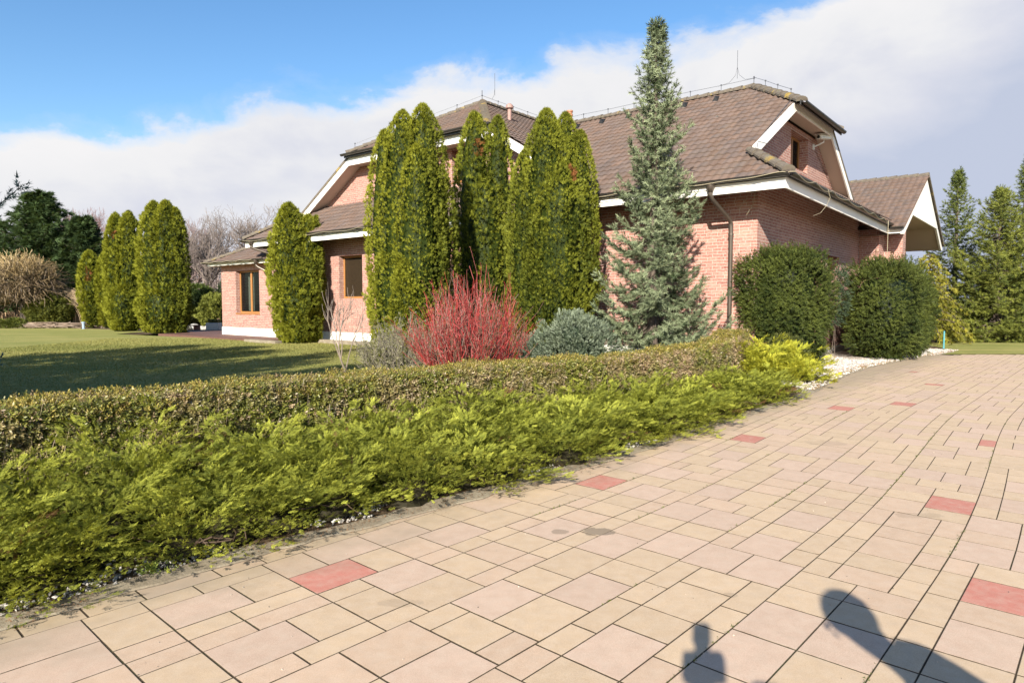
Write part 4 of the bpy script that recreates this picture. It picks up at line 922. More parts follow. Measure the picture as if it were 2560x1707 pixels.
# ---- columnar thujas made of several spires
def thuja(base, peaks, n, size, label, group='columnar thuja trees', cols=((.042, .062, .010), (.27, .29, .035)), dead=(), lowr=1.0, yside=None):
    """peaks: (dx, dy, height, radius)"""
    bx, by = base; A = Acc(); area = [p[2]*p[3] for p in peaks]; tot = sum(area)
    def rad(t_, pk): return pk[3]*np.clip(np.minimum((.62+.9*t_), 1.0), 0, 1)*np.power(np.clip(1-np.clip((t_-.50)/.50, 0, 1)**2.4, 0, 1), .66)*np.where(t_ < .06, .85+t_*2.5, 1)
    Ps = []; Ns = []
    for k, pk in enumerate(peaks):
        m_ = int(n*area[k]/tot*1.25); t_ = rng.random(m_)**1.02; ph = rng.random(m_)*2*math.pi
        X = np.stack([np.cos(ph), np.sin(ph), t_*pk[2]*.9], 1)
        lump = 1+.30*(vnoise(X+k*7+bx, 2.4, 31)-.5)+.28*(vnoise(np.stack([X[:, 0]*1.6, X[:, 1]*1.6, X[:, 2]*.55], 1)+k*5, 2.2, 32)-.5)+.28*(vnoise(X+k*3, 6.5, 33)-.5)
        r = rad(t_, pk)*lump*(1-.14*rng.random(m_)**2)
        P = np.stack([pk[0]+np.cos(ph)*r, pk[1]+np.sin(ph)*r, .05+t_*pk[2]], 1); Nv = np.stack([np.cos(ph), np.sin(ph), np.full(m_, .15)], 1)
        keep = np.ones(m_, bool)
        for j, q in enumerate(peaks):
            if j == k: continue
            tq = P[:, 2]/q[2]; rq = rad(np.clip(tq, 0, 1), q)*.82; keep &= ~((np.hypot(P[:, 0]-q[0], P[:, 1]-q[1]) < rq) & (tq < 1))
        Ps.append(P[keep]); Ns.append(Nv[keep])
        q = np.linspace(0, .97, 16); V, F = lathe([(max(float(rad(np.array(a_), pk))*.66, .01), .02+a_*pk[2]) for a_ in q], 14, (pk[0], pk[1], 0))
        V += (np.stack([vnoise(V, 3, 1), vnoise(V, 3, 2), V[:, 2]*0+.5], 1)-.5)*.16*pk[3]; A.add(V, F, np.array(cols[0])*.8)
    P = np.concatenate(Ps); Nv = np.concatenate(Ns); m_ = len(P)
    D = Nv*.55+np.array((0, 0, .95))+rng.normal(size=(m_, 3))*.35
    side_ = nrm(np.cross(Nv, np.array((0, 0, 1.)))); pl = side_*rng.normal(size=(m_, 1))+Nv*rng.normal(size=(m_, 1))*.6+rng.normal(size=(m_, 3))*.3
    b = vnoise(P*np.array((1, 1, .7))+bx, 3.1, 41)*.75+rng.random(m_)*.55-.15
    top = np.clip((P[:, 2]/max(p[2] for p in peaks)), 0, 1); b = b+.22*(top-.5)
    C = mixcol(cols[0], cols[1], np.clip(b, 0, 1))
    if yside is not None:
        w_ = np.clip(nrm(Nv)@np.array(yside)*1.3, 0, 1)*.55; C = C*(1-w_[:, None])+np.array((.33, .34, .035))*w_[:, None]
    for (x, y, z, r) in dead:
        q = np.linalg.norm((P-np.array((x, y, z)))*np.array((1, 1, .45)), axis=1) < r; C[q] = mixcol((.22, .09, .035), (.30, .14, .05), rng.random(q.sum()))
    emit(A, THUJ, P, D, pl, size*(.7+.6*rng.random(m_)), C, tipc=(1.25, 1.2, 1.0))
    # leader tips
    for pk in peaks:
        k = 46; t_ = rng.random(k); Q = np.stack([pk[0]+rng.normal(size=k)*.045*(1.2-t_), pk[1]+rng.normal(size=k)*.045*(1.2-t_), pk[2]*(.965)+t_*.30-.06], 1)
        emit(A, THUJ, Q, np.tile((0, 0, 1.), (k, 1))+rng.normal(size=(k, 3))*.35, rdir(k), size*1.0*np.ones(k), mixcol(cols[0], cols[1], .3+.7*rng.random(k)))
    root = empty('thuja_tree', (bx, by, .05), label=label, cat='tree', group=group)
    A.build('crown', M['leaf'], root)
    T_ = Acc()
    for pk in peaks: T_.add(*tubes([[(pk[0]*.3, pk[1]*.3, -.08), (pk[0]*.8, pk[1]*.8, pk[2]*.3), (pk[0], pk[1], pk[2]*.9)]], [[.09, .06, .01]], 7))
    T_.build('trunk', M['bark'], root); return root
LB = (-.8, -.6, 0.)
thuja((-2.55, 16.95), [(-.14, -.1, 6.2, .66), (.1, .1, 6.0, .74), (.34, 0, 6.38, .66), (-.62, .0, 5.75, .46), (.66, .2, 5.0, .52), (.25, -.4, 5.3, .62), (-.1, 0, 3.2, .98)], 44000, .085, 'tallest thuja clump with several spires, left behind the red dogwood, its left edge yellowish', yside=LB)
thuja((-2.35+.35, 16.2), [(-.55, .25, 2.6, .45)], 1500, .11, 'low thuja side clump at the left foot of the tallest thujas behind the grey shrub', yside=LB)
thuja((-.82, 19.4), [(-.24, 0, 6.85, .64), (.42, .05, 6.75, .52), (.05, -.15, 5.2, .8)], 12000, .12, 'dark thuja pair standing in shadow between the two biggest thuja clumps', dead=((-.1, -.45, 5.9, .16),))
thuja((.98, 17.0), [(-.12, 0, 6.28, .74), (.36, .05, 6.2, .54), (.72, .0, 5.75, .46), (-.64, 0, 5.3, .46), (.15, -.3, 5.0, .8), (.1, 0, 3.2, 1.06)], 44000, .085, 'tall thuja clump directly left of the blue spruce, behind the dogwood', dead=((.45, -.4, 4.6, .14),))
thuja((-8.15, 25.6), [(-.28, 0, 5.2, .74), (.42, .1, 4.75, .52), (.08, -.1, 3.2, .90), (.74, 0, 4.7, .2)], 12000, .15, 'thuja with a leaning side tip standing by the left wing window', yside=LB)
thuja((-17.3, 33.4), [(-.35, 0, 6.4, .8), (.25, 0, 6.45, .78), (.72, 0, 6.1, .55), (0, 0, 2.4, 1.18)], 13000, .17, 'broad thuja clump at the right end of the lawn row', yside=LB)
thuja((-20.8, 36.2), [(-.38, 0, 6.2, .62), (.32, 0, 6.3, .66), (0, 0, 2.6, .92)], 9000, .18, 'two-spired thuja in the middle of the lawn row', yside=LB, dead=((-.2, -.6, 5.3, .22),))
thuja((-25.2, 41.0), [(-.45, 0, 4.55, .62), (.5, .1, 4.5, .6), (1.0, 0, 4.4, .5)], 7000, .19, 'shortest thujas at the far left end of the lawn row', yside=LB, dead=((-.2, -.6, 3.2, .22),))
# ---- spruces
def spruce(base, H, rmax, nb, label, name='spruce_tree', cols=((.06, .09, .05), (.20, .27, .20)), size=.13, prof=None, seed=0, z0=.15, group=None, tip=(1.15, 1.2, 1.2), droop=.18, lean=(0, 0), twig=1.0, extra=(), azr=None, cat='tree', branchcol=(.11, .08, .055), gap=1.0):
    rg = np.random.default_rng(100+seed); bx, by, bz = base; A = Acc(); B = []; Br = []; Pn = []; Dn = []
    prof = prof or (lambda t: (1-t)**.9)
    def axis(z): return np.array((lean[0]*(z/H)**2, lean[1]*(z/H)**2, z))
    specs = []
    for i in range(nb):
        t_ = ((i+rg.random())/nb); z = z0+(H-z0)*(1-(1-t_)**1.12)
        specs.append((z, i*2.399+rg.uniform(-.5, .5), rmax*prof(z/H)*rg.uniform(.55, 1.22), 0))
    specs += list(extra)
    for (z, az_, L, up) in specs:
        if L < .05: L = .05
        if azr and rg.random() < .0: continue
        d = np.array((math.cos(az_), math.sin(az_), 0)); tz = z/H; k = max(4, int(L/.16)+2); q = []
        upw = .55*(tz**1.5)+up
        for s_ in np.linspace(0, 1, k):
            q.append(axis(z)+d*L*s_*(1-.06*s_)+np.array((0, 0, L*(upw*s_-droop*math.sin(math.pi*s_*.8)+.16*s_**2.5)))+rg.normal(size=3)*.012*L)
        q = np.array(q); B.append(q); 
        seglen = L/(k-1)
        # side twigs with needles
        m_ = max(3, int(L/(.085*twig)))
        for s_ in (np.arange(m_)+.6)/m_:
            if s_ < .18 and L > .7: continue
            j = min(int(s_*(k-1)), k-2); f = s_*(k-1)-j; p = q[j]*(1-f)+q[j+1]*f; ax = nrm(q[j+1]-q[j]); sd_ = nrm(np.cross(ax, (0, 0, 1)))
            tl = (.10+.34*L*(1-s_)**.8*min(1, s_*3))*rg.uniform(.7, 1.2)
            for sg in (-1, 1):
                dd = nrm(ax*.75+sd_*sg*.9+np.array((0, 0, rg.uniform(-.38, .12)))); c_ = max(1, int(tl/(size*.72)))
                for u_ in range(c_):
                    Pn.append(p+dd*tl*u_/c_+rg.normal(size=3)*.012); Dn.append(dd+ax*.2*u_+np.array((0, 0, .12*u_))+rg.normal(size=3)*.16)
            Pn.append(p); Dn.append(ax+rg.normal(size=3)*.2)
            if rg.random() < .5: Pn.append(p+np.array((0, 0, .02))); Dn.append(ax*.6+np.array((0, 0, .8))+rg.normal(size=3)*.25)
    k = 10; 
    for i in range(k): Pn.append(axis(H-.35+.32*i/k)); Dn.append(np.array((0, 0, 1))+rg.normal(size=3)*.35)
    P = np.array(Pn); D = np.array(Dn); n = len(P)
    b = vnoise(P+bx, 2.6, 51)*.6+rg.random(n)*.6-.1
    C = mixcol(cols[0], cols[1], np.clip(b, 0, 1))
    emit(A, BRUSH, P, D, rdir(n), size*(.8+.5*rng.random(n)), C, tipc=tip)
    root = empty(name, (bx, by, bz), label=label, cat=cat, group=group)
    A.build('crown', M['needle'], root)
    T_ = Acc(); zz = np.linspace(0, H, 8); T_.add(*tubes([[axis(z) if z > 0 else (0, 0, -.1) for z in zz]], [[.02+.017*H*(1-z/H) for z in zz]], 8))
    T_.build('trunk', M['bark'], root)
    Bc = Acc()
    for q in B: Bc.add(*tubes([q], [np.linspace(.006+.010*np.linalg.norm(q[-1]-q[0]), .003, len(q))], 4))
    Bc.build('branches', M['bark'], root)
    return n
def profblue(t): return float(np.interp(t, [0, .05, .15, .24, .3, .42, .55, .7, .85, .95, 1], [.95, 1.05, 1.06, .92, .78, .66, .56, .42, .25, .12, .03]))
spruce((3.22, 15.35, 0), 7.75, 1.46, 215, 'slender tall blue spruce rising in front of the long brick wall', cols=((.030, .050, .018), (.37, .42, .25)), size=.175, prof=profblue, seed=3, droop=.30, tip=(1.25, 1.25, 1.25), twig=1.15,
       extra=[(1.55, -.35, 1.75, .10), (1.15, -.1, 1.55, .05), (1.9, .1, 1.3, .15), (.7, -.5, 1.35, 0), (1.6, math.pi+.1, 1.25, .05), (2.9, math.pi-.2, 1.1, .05), (3.45, -.2, 1.1, .15)])
gs = ((.05, .07, .02), (.20, .225, .045))
spruce((21.0, 32.0, 0), 7.7, 2.2, 150, 'green spruce with an open pointed top just right of the porch gable', cols=gs, size=.22, prof=lambda t: (1-t)**.85*(1 if t < .5 else 1.15), seed=11, group='conifers beyond the driveway', twig=1.9)
spruce((20.6, 28.6, 0), 6.3, 3.0, 210, 'dense yellowish green spruce with a pale straight leader at the right edge', cols=((.06, .08, .02), (.27, .28, .05)), size=.21, prof=lambda t: (1-t)**.75, seed=12, group='conifers beyond the driveway', twig=1.7, droop=.24)
spruce((24.8, 33.2, 0), 9.0, 2.9, 170, 'spruce with a thin nodding top behind the right edge of the photo', cols=gs, size=.24, prof=lambda t: (1-t)**1.1, seed=13, group='conifers beyond the driveway', twig=2.0, lean=(.5, -.1))
spruce((17.6, 33.5, 0), 4.6, 2.4, 110, 'low dark spruce filling the gap behind the golden cypress', cols=((.03, .045, .015), (.10, .13, .035)), size=.24, seed=14, group='conifers beyond the driveway', twig=2.0)
spruce((25.5, 27.5, 0), 5.6, 2.8, 110, 'spruce standing just outside the right edge of the photo', cols=gs, size=.24, seed=15, group='conifers beyond the driveway', twig=2.2)
spruce((19.0, 37.5, 0), 6.0, 3.2, 120, 'farthest spruce glimpsed between the spruces right of the porch', cols=((.03, .045, .02), (.09, .12, .04)), size=.28, seed=16, group='conifers beyond the driveway', twig=2.2)
spruce((23.0, 31.0, 0), 2.6, 2.6, 80, 'low dense spruce skirt between the right hand spruces', cols=((.04, .055, .02), (.15, .18, .04)), size=.24, seed=17, group='conifers beyond the driveway', twig=2.0)
# blue spruce off the left edge whose branch tips reach into the picture and whose shade lies on the lawn
spruce((-8.9, 8.4, 0), 7.6, 2.3, 150, 'near blue spruce at the left edge with one branch tip reaching into the sky', cols=((.07, .11, .10), (.24, .33, .31)), size=.15, prof=lambda t: (1-t)**.7, seed=21, twig=1.5, group='garden spruces by the left edge',
       extra=[(1.75, .25, 2.6, .45), (1.5, .2, 2.1, .15), (.7, .12, 2.1, -.05)])
# ---- golden drooping cypress, cedar
def weeper(base, H, rmax, nb, label, cols, size, seed, name, group=None, droop=.55, hang=.5, tw=.16):
    rg = np.random.default_rng(seed); A = Acc(); Pn = []; Dn = []; B = []
    for i in range(nb):
        z = H*(.08+.88*((i+rg.random())/nb)); az_ = i*2.399+rg.uniform(-.4, .4); L = rmax*(1-(z/H)**1.6)*rg.uniform(.7, 1.15)+.15; d = np.array((math.cos(az_), math.sin(az_), 0))
        q = np.array([np.array((0, 0, z))+d*L*s_+np.array((0, 0, L*(.5*s_-droop*s_**2))) for s_ in np.linspace(0, 1, 6)]); B.append(q)
        for s_ in np.linspace(.15, 1, max(4, int(L/tw))):
            j = min(int(s_*5), 4); f = s_*5-j; p = q[j]*(1-f)+q[j+1]*f; ax = nrm(q[j+1]-q[j]); sd_ = nrm(np.cross(ax, (0, 0, 1)))
            for sg in (-1, 0, 1):
                dd = nrm(ax*.8+sd_*sg*.8+np.array((0, 0, -.1))); tl = .15+.3*L*(1-s_)*.7+.1; c_ = max(2, int(tl/(size*.7)))
                for u_ in range(c_):
                    f = u_/c_; Pn.append(p+dd*tl*f+np.array((0, 0, -hang*tl*f*f))+rg.normal(size=3)*.02); Dn.append(dd+np.array((0, 0, -hang*2*f))+rg.normal(size=3)*.25)
    P = np.array(Pn); D = np.array(Dn); n = len(P); b = vnoise(P+seed, 1.8, 61)*.6+rg.random(n)*.6-.1
    emit(A, THUJ, P, D, rdir(n)+np.array((0, 0, 1)), size*(.8+.5*rng.random(n)), mixcol(cols[0], cols[1], np.clip(b, 0, 1)), tipc=(1.15, 1.12, 1))
    root = empty(name, base, label=label, cat='tree', group=group); A.build('crown', M['leaf'], root)
    T_ = Acc(); T_.add(*tubes([[(0, 0, -.1), (0, 0, H*.5), (0, 0, H*.95)]], [[.03*H*.6, .02*H*.6, .01]], 8)); T_.build('trunk', M['bark'], root)
    Bc = Acc(); 
    for q in B: Bc.add(*tubes([q], [np.linspace(.03, .006, 6)], 4))
    Bc.build('branches', M['bark'], root)
weeper((16.1, 26.0, 0), 3.6, 1.25, 60, 'golden cypress with drooping yellow sprays beside the porch, behind the yews', ((.12, .13, .025), (.42, .38, .055)), .16, 5, 'golden_cypress', droop=.8, hang=.8)
weeper((17.3, 27.4, 0), 2.1, 1.2, 40, 'low yellowish cypress at the drive end behind the teal post', ((.08, .09, .02), (.28, .28, .05)), .17, 6, 'golden_cypress', droop=.8, hang=.8)
cd = ((.03, .055, .025), (.12, .18, .07))
weeper((-32.4, 46.5, 0), 9.3, 3.9, 240, 'tall dark green cedar with ragged fan branches at the far left', cd, .42, 7, 'cedar_tree', 'dark cedars at the far left', droop=.05, hang=.25, tw=.36)
weeper((-29.2, 46.2, 0), 7.6, 2.4, 150, 'narrower dark cedar just right of the tallest cedar', cd, .40, 8, 'cedar_tree', 'dark cedars at the far left', droop=.05, hang=.25, tw=.36)
weeper((-36.6, 47.5, 0), 7.5, 4.2, 110, 'dark cedar cut by the left edge of the photo', cd, .38, 9, 'cedar_tree', 'dark cedars at the far left', droop=.05, hang=.25, tw=.4)
# ---- yew and other rounded shrubs
def shrub(name, base, boxes, n, size, label, cols, tm=YEW, group=None, rough=.2, cat='shrub', updir=.25, core=.72, hairy=0, stem_r=.03, mat='needle', tip=(1.2, 1.2, 1.05)):
    """boxes: (cx, cy, cz, rx, ry, rz, rotation, squareness)"""
    A = Acc(); Ps = []; Ns = []; vol = [b[3]*b[4]*b[5] for b in boxes]; tot = sum(v**.67 for v in vol)
    def inside(P, b, s=.8):
        c, s_ = math.cos(b[6]), math.sin(b[6]); x = P[:, 0]-b[0]; y = P[:, 1]-b[1]; xx = (c*x+s_*y)/b[3]; yy = (-s_*x+c*y)/b[4]; zz = (P[:, 2]-b[2])/b[5]; e_ = b[7]
        return (np.abs(xx)**e_+np.abs(yy)**e_+np.abs(zz)**e_)**(1/e_) < s
    for k, b in enumerate(boxes):
        m_ = int(n*vol[k]**.67/tot); d = rdir(m_); e_ = b[7]; q = d/((np.abs(d)**e_).sum(1, keepdims=True)**(1/e_)); 
        lump = 1+rough*(vnoise(q*2.2+k*5, 1, 71)-.5)*1.6+rough*.8*(vnoise(q*6+k, 1, 72)-.5); dep = 1-.16*rng.random(m_)**1.5; q2 = q*(lump*dep)[:, None]
        c, s_ = math.cos(b[6]), math.sin(b[6]); X = q2[:, 0]*b[3]; Y = q2[:, 1]*b[4]; P = np.stack([b[0]+c*X-s_*Y, b[1]+s_*X+c*Y, b[2]+q2[:, 2]*b[5]], 1)
        nx = d[:, 0]; ny = d[:, 1]; Nv = np.stack([c*nx-s_*ny, s_*nx+c*ny, d[:, 2]], 1)
        keep = P[:, 2] > .02
        for j, bb in enumerate(boxes):
            if j != k: keep &= ~inside(P, bb)
        Ps.append(P[keep]); Ns.append(Nv[keep])
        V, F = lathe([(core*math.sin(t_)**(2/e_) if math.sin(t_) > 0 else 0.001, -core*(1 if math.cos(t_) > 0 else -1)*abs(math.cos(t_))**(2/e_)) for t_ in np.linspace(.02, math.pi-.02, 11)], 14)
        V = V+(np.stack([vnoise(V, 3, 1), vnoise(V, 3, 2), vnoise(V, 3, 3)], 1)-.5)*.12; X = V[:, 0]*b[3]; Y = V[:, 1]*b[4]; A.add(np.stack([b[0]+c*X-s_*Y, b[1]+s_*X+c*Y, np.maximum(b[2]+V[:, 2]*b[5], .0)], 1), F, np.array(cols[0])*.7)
    P = np.concatenate(Ps); Nv = np.concatenate(Ns); m_ = len(P)
    if hairy: 
        up = (Nv[:, 2] > .3) & (rng.random(m_) < .35); P[up, 2] += rng.random(up.sum())*hairy
    D = Nv*.8+np.array((0, 0, updir))+rng.normal(size=(m_, 3))*.45; bb = vnoise(P+base[0], 2.4, 73)*.7+rng.random(m_)*.55-.13
    emit(A, tm, P, D, rdir(m_), size*(.7+.6*rng.random(m_)), mixcol(cols[0], cols[1], np.clip(bb, 0, 1)), tipc=tip)
    root = empty(name, base, label=label, cat=cat, group=group); A.build('foliage', M[mat], root)
    T_ = Acc(); k = 5; T_.add(*tubes([[(b[0]*.4+rng.normal()*.05, b[1]*.4+rng.normal()*.05, -.05), (b[0]*.8, b[1]*.8, b[2]*.6), (b[0], b[1], b[2]+b[5]*.4)] for b in boxes for _ in range(2)], np.tile((stem_r, stem_r*.66, stem_r*.3), (len(boxes)*2, 1)), 5)); T_.build('stem', M['bark'], root)
    return root
VA = math.atan2(.773, .634)
yc = ((.016, .030, .008), (.135, .16, .036))
shrub('yew_shrub', (6.38, 15.72, 0), [(0, 0, 1.36, .80, .88, 1.32, VA, 4.4), (-.15, -.1, 1.85, .66, .74, .78, VA, 3.4), (.36, .40, 1.28, .48, .60, 1.22, VA, 4)], 21000, .12, 'big clipped dark yew covering the near right corner of the brick house', yc, group='clipped yews along the right wall', rough=.27, hairy=.2)
shrub('yew_shrub', (11.1, 19.75, 0), [(-.48, -.6, 1.32, 1.22, .92, 1.30, VA, 4.4), (.55, .75, 1.38, 1.35, .95, 1.25, VA, 3), (1.35, 1.9, 1.15, .9, .9, 1.1, VA, 2.8)], 23000, .13, 'longer clipped yew farther along the right wall beside the white gravel', yc, group='clipped yews along the right wall', rough=.27, hairy=.2)
shrub('thin_yew_sprig', (8.95, 18.6, 0), [(0, 0, 1.7, .28, .28, .75, 0, 2)], 420, .14, 'thin bluish green yew shoots growing in the gap between the two clipped yews', ((.03, .05, .03), (.11, .15, .09)), core=.1, hairy=.2, stem_r=.008)
shrub('small_conifer', (6.0, 14.75, 0), [(0, 0, .35, .42, .42, .5, 0, 2)], 2200, .10, 'small dull green conifer at the foot of the near yew, behind the yellow juniper', ((.05, .06, .02), (.17, .18, .05)), core=.6)
# blue-grey juniper next to the dogwood
bj = ((.07, .10, .06), (.36, .41, .33))
shrub('blue_juniper_shrub', (1.0, 12.75, 0), [(.2, 0, .7, .55, .5, .62, 0, 2), (-.35, .1, .55, .48, .45, .55, .3, 2), (.58, .1, .55, .36, .4, .6, 0, 2), (.15, -.1, .95, .42, .35, .38, 0, 2)], 14000, .08, 'blue-grey juniper bush between the red dogwood and the blue spruce', bj, tm=FEATH, rough=.5, mat='leaf', updir=.5, core=.55)
# ---- stems: dogwood, bare shrubs, bare trees
def stems(n, base, spread, H, rg, lean=.5, r0=.009, k=8, wob=.05, fork=2):
    out_p = []; out_r = []
    for i in range(n):
        a_ = rg.random()*6.283; rr_ = math.sqrt(rg.random())*spread; p = np.array((math.cos(a_)*rr_*.35, math.sin(a_)*rr_*.35, 0)); tgt = np.array((math.cos(a_)*rr_, math.sin(a_)*rr_, H*rg.uniform(.62, 1.06)*(1-.35*(rr_/spread)**2)))
        c = [p+(tgt-p)*t_+np.array((math.cos(a_), math.sin(a_), 0))*lean*rr_*math.sin(math.pi*t_)*.25+rg.normal(size=3)*wob*t_*(1-.3*t_) for t_ in np.linspace(0, 1, k)]
        out_p.append(c); out_r.append(np.linspace(r0, r0*.3, k)*rg.uniform(.7, 1.2))
        for f in range(fork):
            j = rg.integers(k//3, k-2); q = np.array(c[j]); d = (c[-1]-q)+rg.normal(size=3)*.22*H*.45; d[2] = abs(d[2])*.9+.05; c2 = [q+d*t_*rg.uniform(.55, 1)+rg.normal(size=3)*wob*.35*t_ for t_ in np.linspace(0, 1, k)]
            out_p.append(c2); out_r.append(np.linspace(r0*.55, r0*.22, k))
    return np.array(out_p), np.array(out_r)
rg = np.random.default_rng(5); A = Acc(); P, r = stems(210, None, 1.12, 2.1, rg, r0=.0085, fork=4, wob=.085)
hz = np.repeat((P[:, :, 2]/2.1)[:, :, None], 5, 2).reshape(-1); V, F = tubes(P, r, 5)
j = np.repeat(rg.random(len(P)), P.shape[1]*5); red = mixcol((.15, .018, .016), (.52, .055, .055), j); c = red*(.65+.45*np.clip(hz, 0, 1))[:, None]; old = j < .3; c[old] = np.array((.20, .11, .08)); A.add(V, F, c)
root = empty('dogwood_shrub', (-.72, 11.5, .02), label='leafless dogwood bush with bright red stems in the middle of the bed', cat='shrub'); A.build('stems', M['twig'], root)
A = Acc(); q = P[:, -1]; v, f = scatter(BOX[0], q, rdir(len(q)), rdir(len(q)), .028); A.add(v, f, (.16, .07, .04)); A.build('buds', M['dry'], root)
A = Acc(); P, r = stems(110, None, .95, 1.35, rg, r0=.008, fork=4, wob=.07, k=7); A.add(*tubes(P, r, 4), c=(.24, .21, .17)); q = P[:, 2:].reshape(-1, 3); q = q[rg.random(len(q)) < .75]+rg.normal(size=(1, 3))*0
root = empty('grey_shrub', (-2.0, 12.6, .02), label='twiggy grey-green shrub in front of the tallest thujas, left of the dogwood', cat='shrub'); A.build('stems', M['twig'], root)
A = Acc(); emit(A, BOX, q, rdir(len(q)), rdir(len(q)), .06*np.ones(len(q)), mixcol((.13, .13, .05), (.34, .32, .20), rg.random(len(q)))); A.build('foliage', M['dry'], root)
def baretree(name, base, H, rad, label, colr, seed, group=None, mat='twig', r0=.12, levels=4, nb=4, trunkfrac=.3, up=.35, n1=5, density=1, first=None, cat='tree'):
    rg = np.random.default_rng(seed); P = []; Rr = []
    def seg(p, d, L, r, lev):
        k = 5; c = [p]; dd = d
        for i in range(k-1):
            dd = nrm(dd+rg.normal(size=3)*.16+np.array((0, 0, up*.12))); c.append(c[-1]+dd*L/(k-1))
        P.append(c); Rr.append(np.linspace(r, r*.6, k))
        if lev >= levels: return
        m_ = nb+(lev == 0)*(n1-nb)+rg.integers(0, 2)
        for j in range(m_):
            i = min(k-1, int(rg.uniform(.35 if lev else .55, 1.0)*(k-1)+.5)); nd = nrm(dd*.75+rdir(1, rg)[0]*.75+np.array((0, 0, up)))
            seg(c[i], nd, L*rg.uniform(.55, .82), r*.55, lev+1)
    L0 = H*trunkfrac; seg(np.array((0., 0, -.1)), np.array((0, 0, 1.)), L0, r0, 0)
    P = np.array(P); Rr = np.array(Rr); top = P[:, :, 2].max(); sx = rad/max(np.percentile(np.abs(P[:, :, :2]), 98), .1); P = P*np.array((sx, sx, H/top))
    c = np.asarray(colr); A = Acc(); V, F = tubes(P, np.maximum(Rr, .009 if H > 5 else .003), 4); j = np.repeat(rg.random(len(P)), 20); A.add(V, F, c[None]*(.7+.6*j[:, None]))
    root = empty(name, base, label=label, cat=cat, group=group)
    nt_ = Acc(); V, F = tubes(P[:1], Rr[:1]*1.05, 9); nt_.add(V, F, c*.8); nt_.build('trunk', M[mat], root); A.build('crown', M[mat], root)
    return P
pk = (.30, .215, .20); gg = (.235, .19, .165)
baretree('bare_tree', (-38.0, 60, 0), 10.2, 3.0, 'leafless reddish round-headed tree behind the thuja row, left', (.28, .17, .16), 1, 'bare trees behind the garden', levels=6, r0=.2, nb=3)
baretree('bare_tree', (-29.8, 62, 0), 9.6, 3.6, 'leafless broad tree just right of the lawn thujas', pk, 2, 'bare trees behind the garden', levels=6, r0=.22, nb=3)
baretree('bare_tree', (-27.0, 60, 0), 9.4, 3.4, 'leafless tree with a pale forked trunk left of the brick wing', gg, 3, 'bare trees behind the garden', levels=6, r0=.24, nb=3)
baretree('bare_tree', (-26.0, 66, 0), 11.2, 3.8, 'tallest leafless tree, right of the others, above the low wing roof', gg, 4, 'bare trees behind the garden', levels=6, r0=.24, nb=3)
baretree('bare_tree', (-33.0, 70, 0), 9.3, 4.0, 'hazy leafless tree hidden mostly behind the lawn thujas', pk, 5, 'bare trees behind the garden', levels=5, r0=.22, nb=4)
baretree('bare_tree', (-42.5, 66, 0), 10.0, 3.0, 'thin leafless treetop rising right of the dark cedar', pk, 6, 'bare trees behind the garden', levels=5, r0=.2, nb=4)
# magnolia-like sapling in front of the lawn
baretree('bare_sapling', (-2.95, 12.4, .02), 1.95, .45, 'thin leafless sapling by the lawn edge left of the grey shrub', (.30, .24, .20), 8, levels=3, r0=.022, nb=3, trunkfrac=.4, up=.6)
# far woodland
A = Acc(); rg = np.random.default_rng(9); P = []; Rr = []
for i in range(900):
    x = rg.uniform(-95, 10); y = 82+rg.uniform(0, 30); h = rg.uniform(5, 8.5); lean = rg.normal(size=2)*.6; base_ = np.array((x, y, 0))
    P.append([base_+np.array((lean[0]*t_**2, lean[1]*t_**2, h*t_)) for t_ in np.linspace(0, 1, 5)]); Rr.append(np.linspace(.14, .03, 5))
    for k in range(10):
        z = h*rg.uniform(.25, .95); q = base_+np.array((0, 0, z)); d = rg.normal(size=3)*1.2; d[2] = abs(d[2])+.6; P.append([q+d*t_+rg.normal(size=3)*.1 for t_ in np.linspace(0, 1, 5)]); Rr.append(np.linspace(.05, .02, 5))
V, F = tubes(P, Rr, 3); A.add(V, F, np.repeat(mixcol((.17, .125, .11), (.27, .20, .175), rg.random(len(P))), 15, axis=0)); tag(A.build('distant_woodland', M['twig']), kind='stuff')
# ochre twiggy grafted willow on a trunk
rg = np.random.default_rng(31); root = empty('willow_tree', (-30.0, 41.3, 0), label='round twiggy ochre willow on a short trunk at the left edge', cat='tree')
A = Acc(); P = []; Rr = []
for i in range(3000):
    a_ = rg.random()*6.283; el = math.asin(rg.uniform(-.6, 1)); d = np.array((math.cos(a_)*math.cos(el), math.sin(a_)*math.cos(el), math.sin(el))); s0 = rg.uniform(.25, .86)**.6
    p = np.array((0, 0, 2.75))+d*np.array((2.25, 2.2, 1.75))*s0; dd = nrm(d*.7+rg.normal(size=3)*.55+np.array((0, 0, .5 if el > .2 else -.15))); L = rg.uniform(.35, .85)
    P.append([p+dd*L*t_+np.array((0, 0, -.12*t_*t_))+rg.normal(size=3)*.03*t_ for t_ in np.linspace(0, 1, 5)]); Rr.append(np.linspace(.020, .010, 5))
for i in range(70):
    a_ = rg.random()*6.283; el = math.asin(rg.uniform(-.3, 1)); d = np.array((math.cos(a_)*math.cos(el), math.sin(a_)*math.cos(el), math.sin(el))); P.append([np.array((0, 0, 1.8))+d*np.array((2.3, 2.2, 2.2))*t_+rg.normal(size=3)*.1*t_ for t_ in np.linspace(0, 1, 5)]); Rr.append(np.linspace(.05, .02, 5))
V, F = tubes(P, Rr, 3); c = mixcol((.12, .085, .06), (.38, .27, .12), np.clip(rg.random(len(P))*.6+np.clip((np.array([p[-1][2] for p in P])-3.0)/3, 0, .6), 0, 1)); A.add(V, F, np.repeat(c, 15, axis=0)); A.build('crown', M['twig'], root)
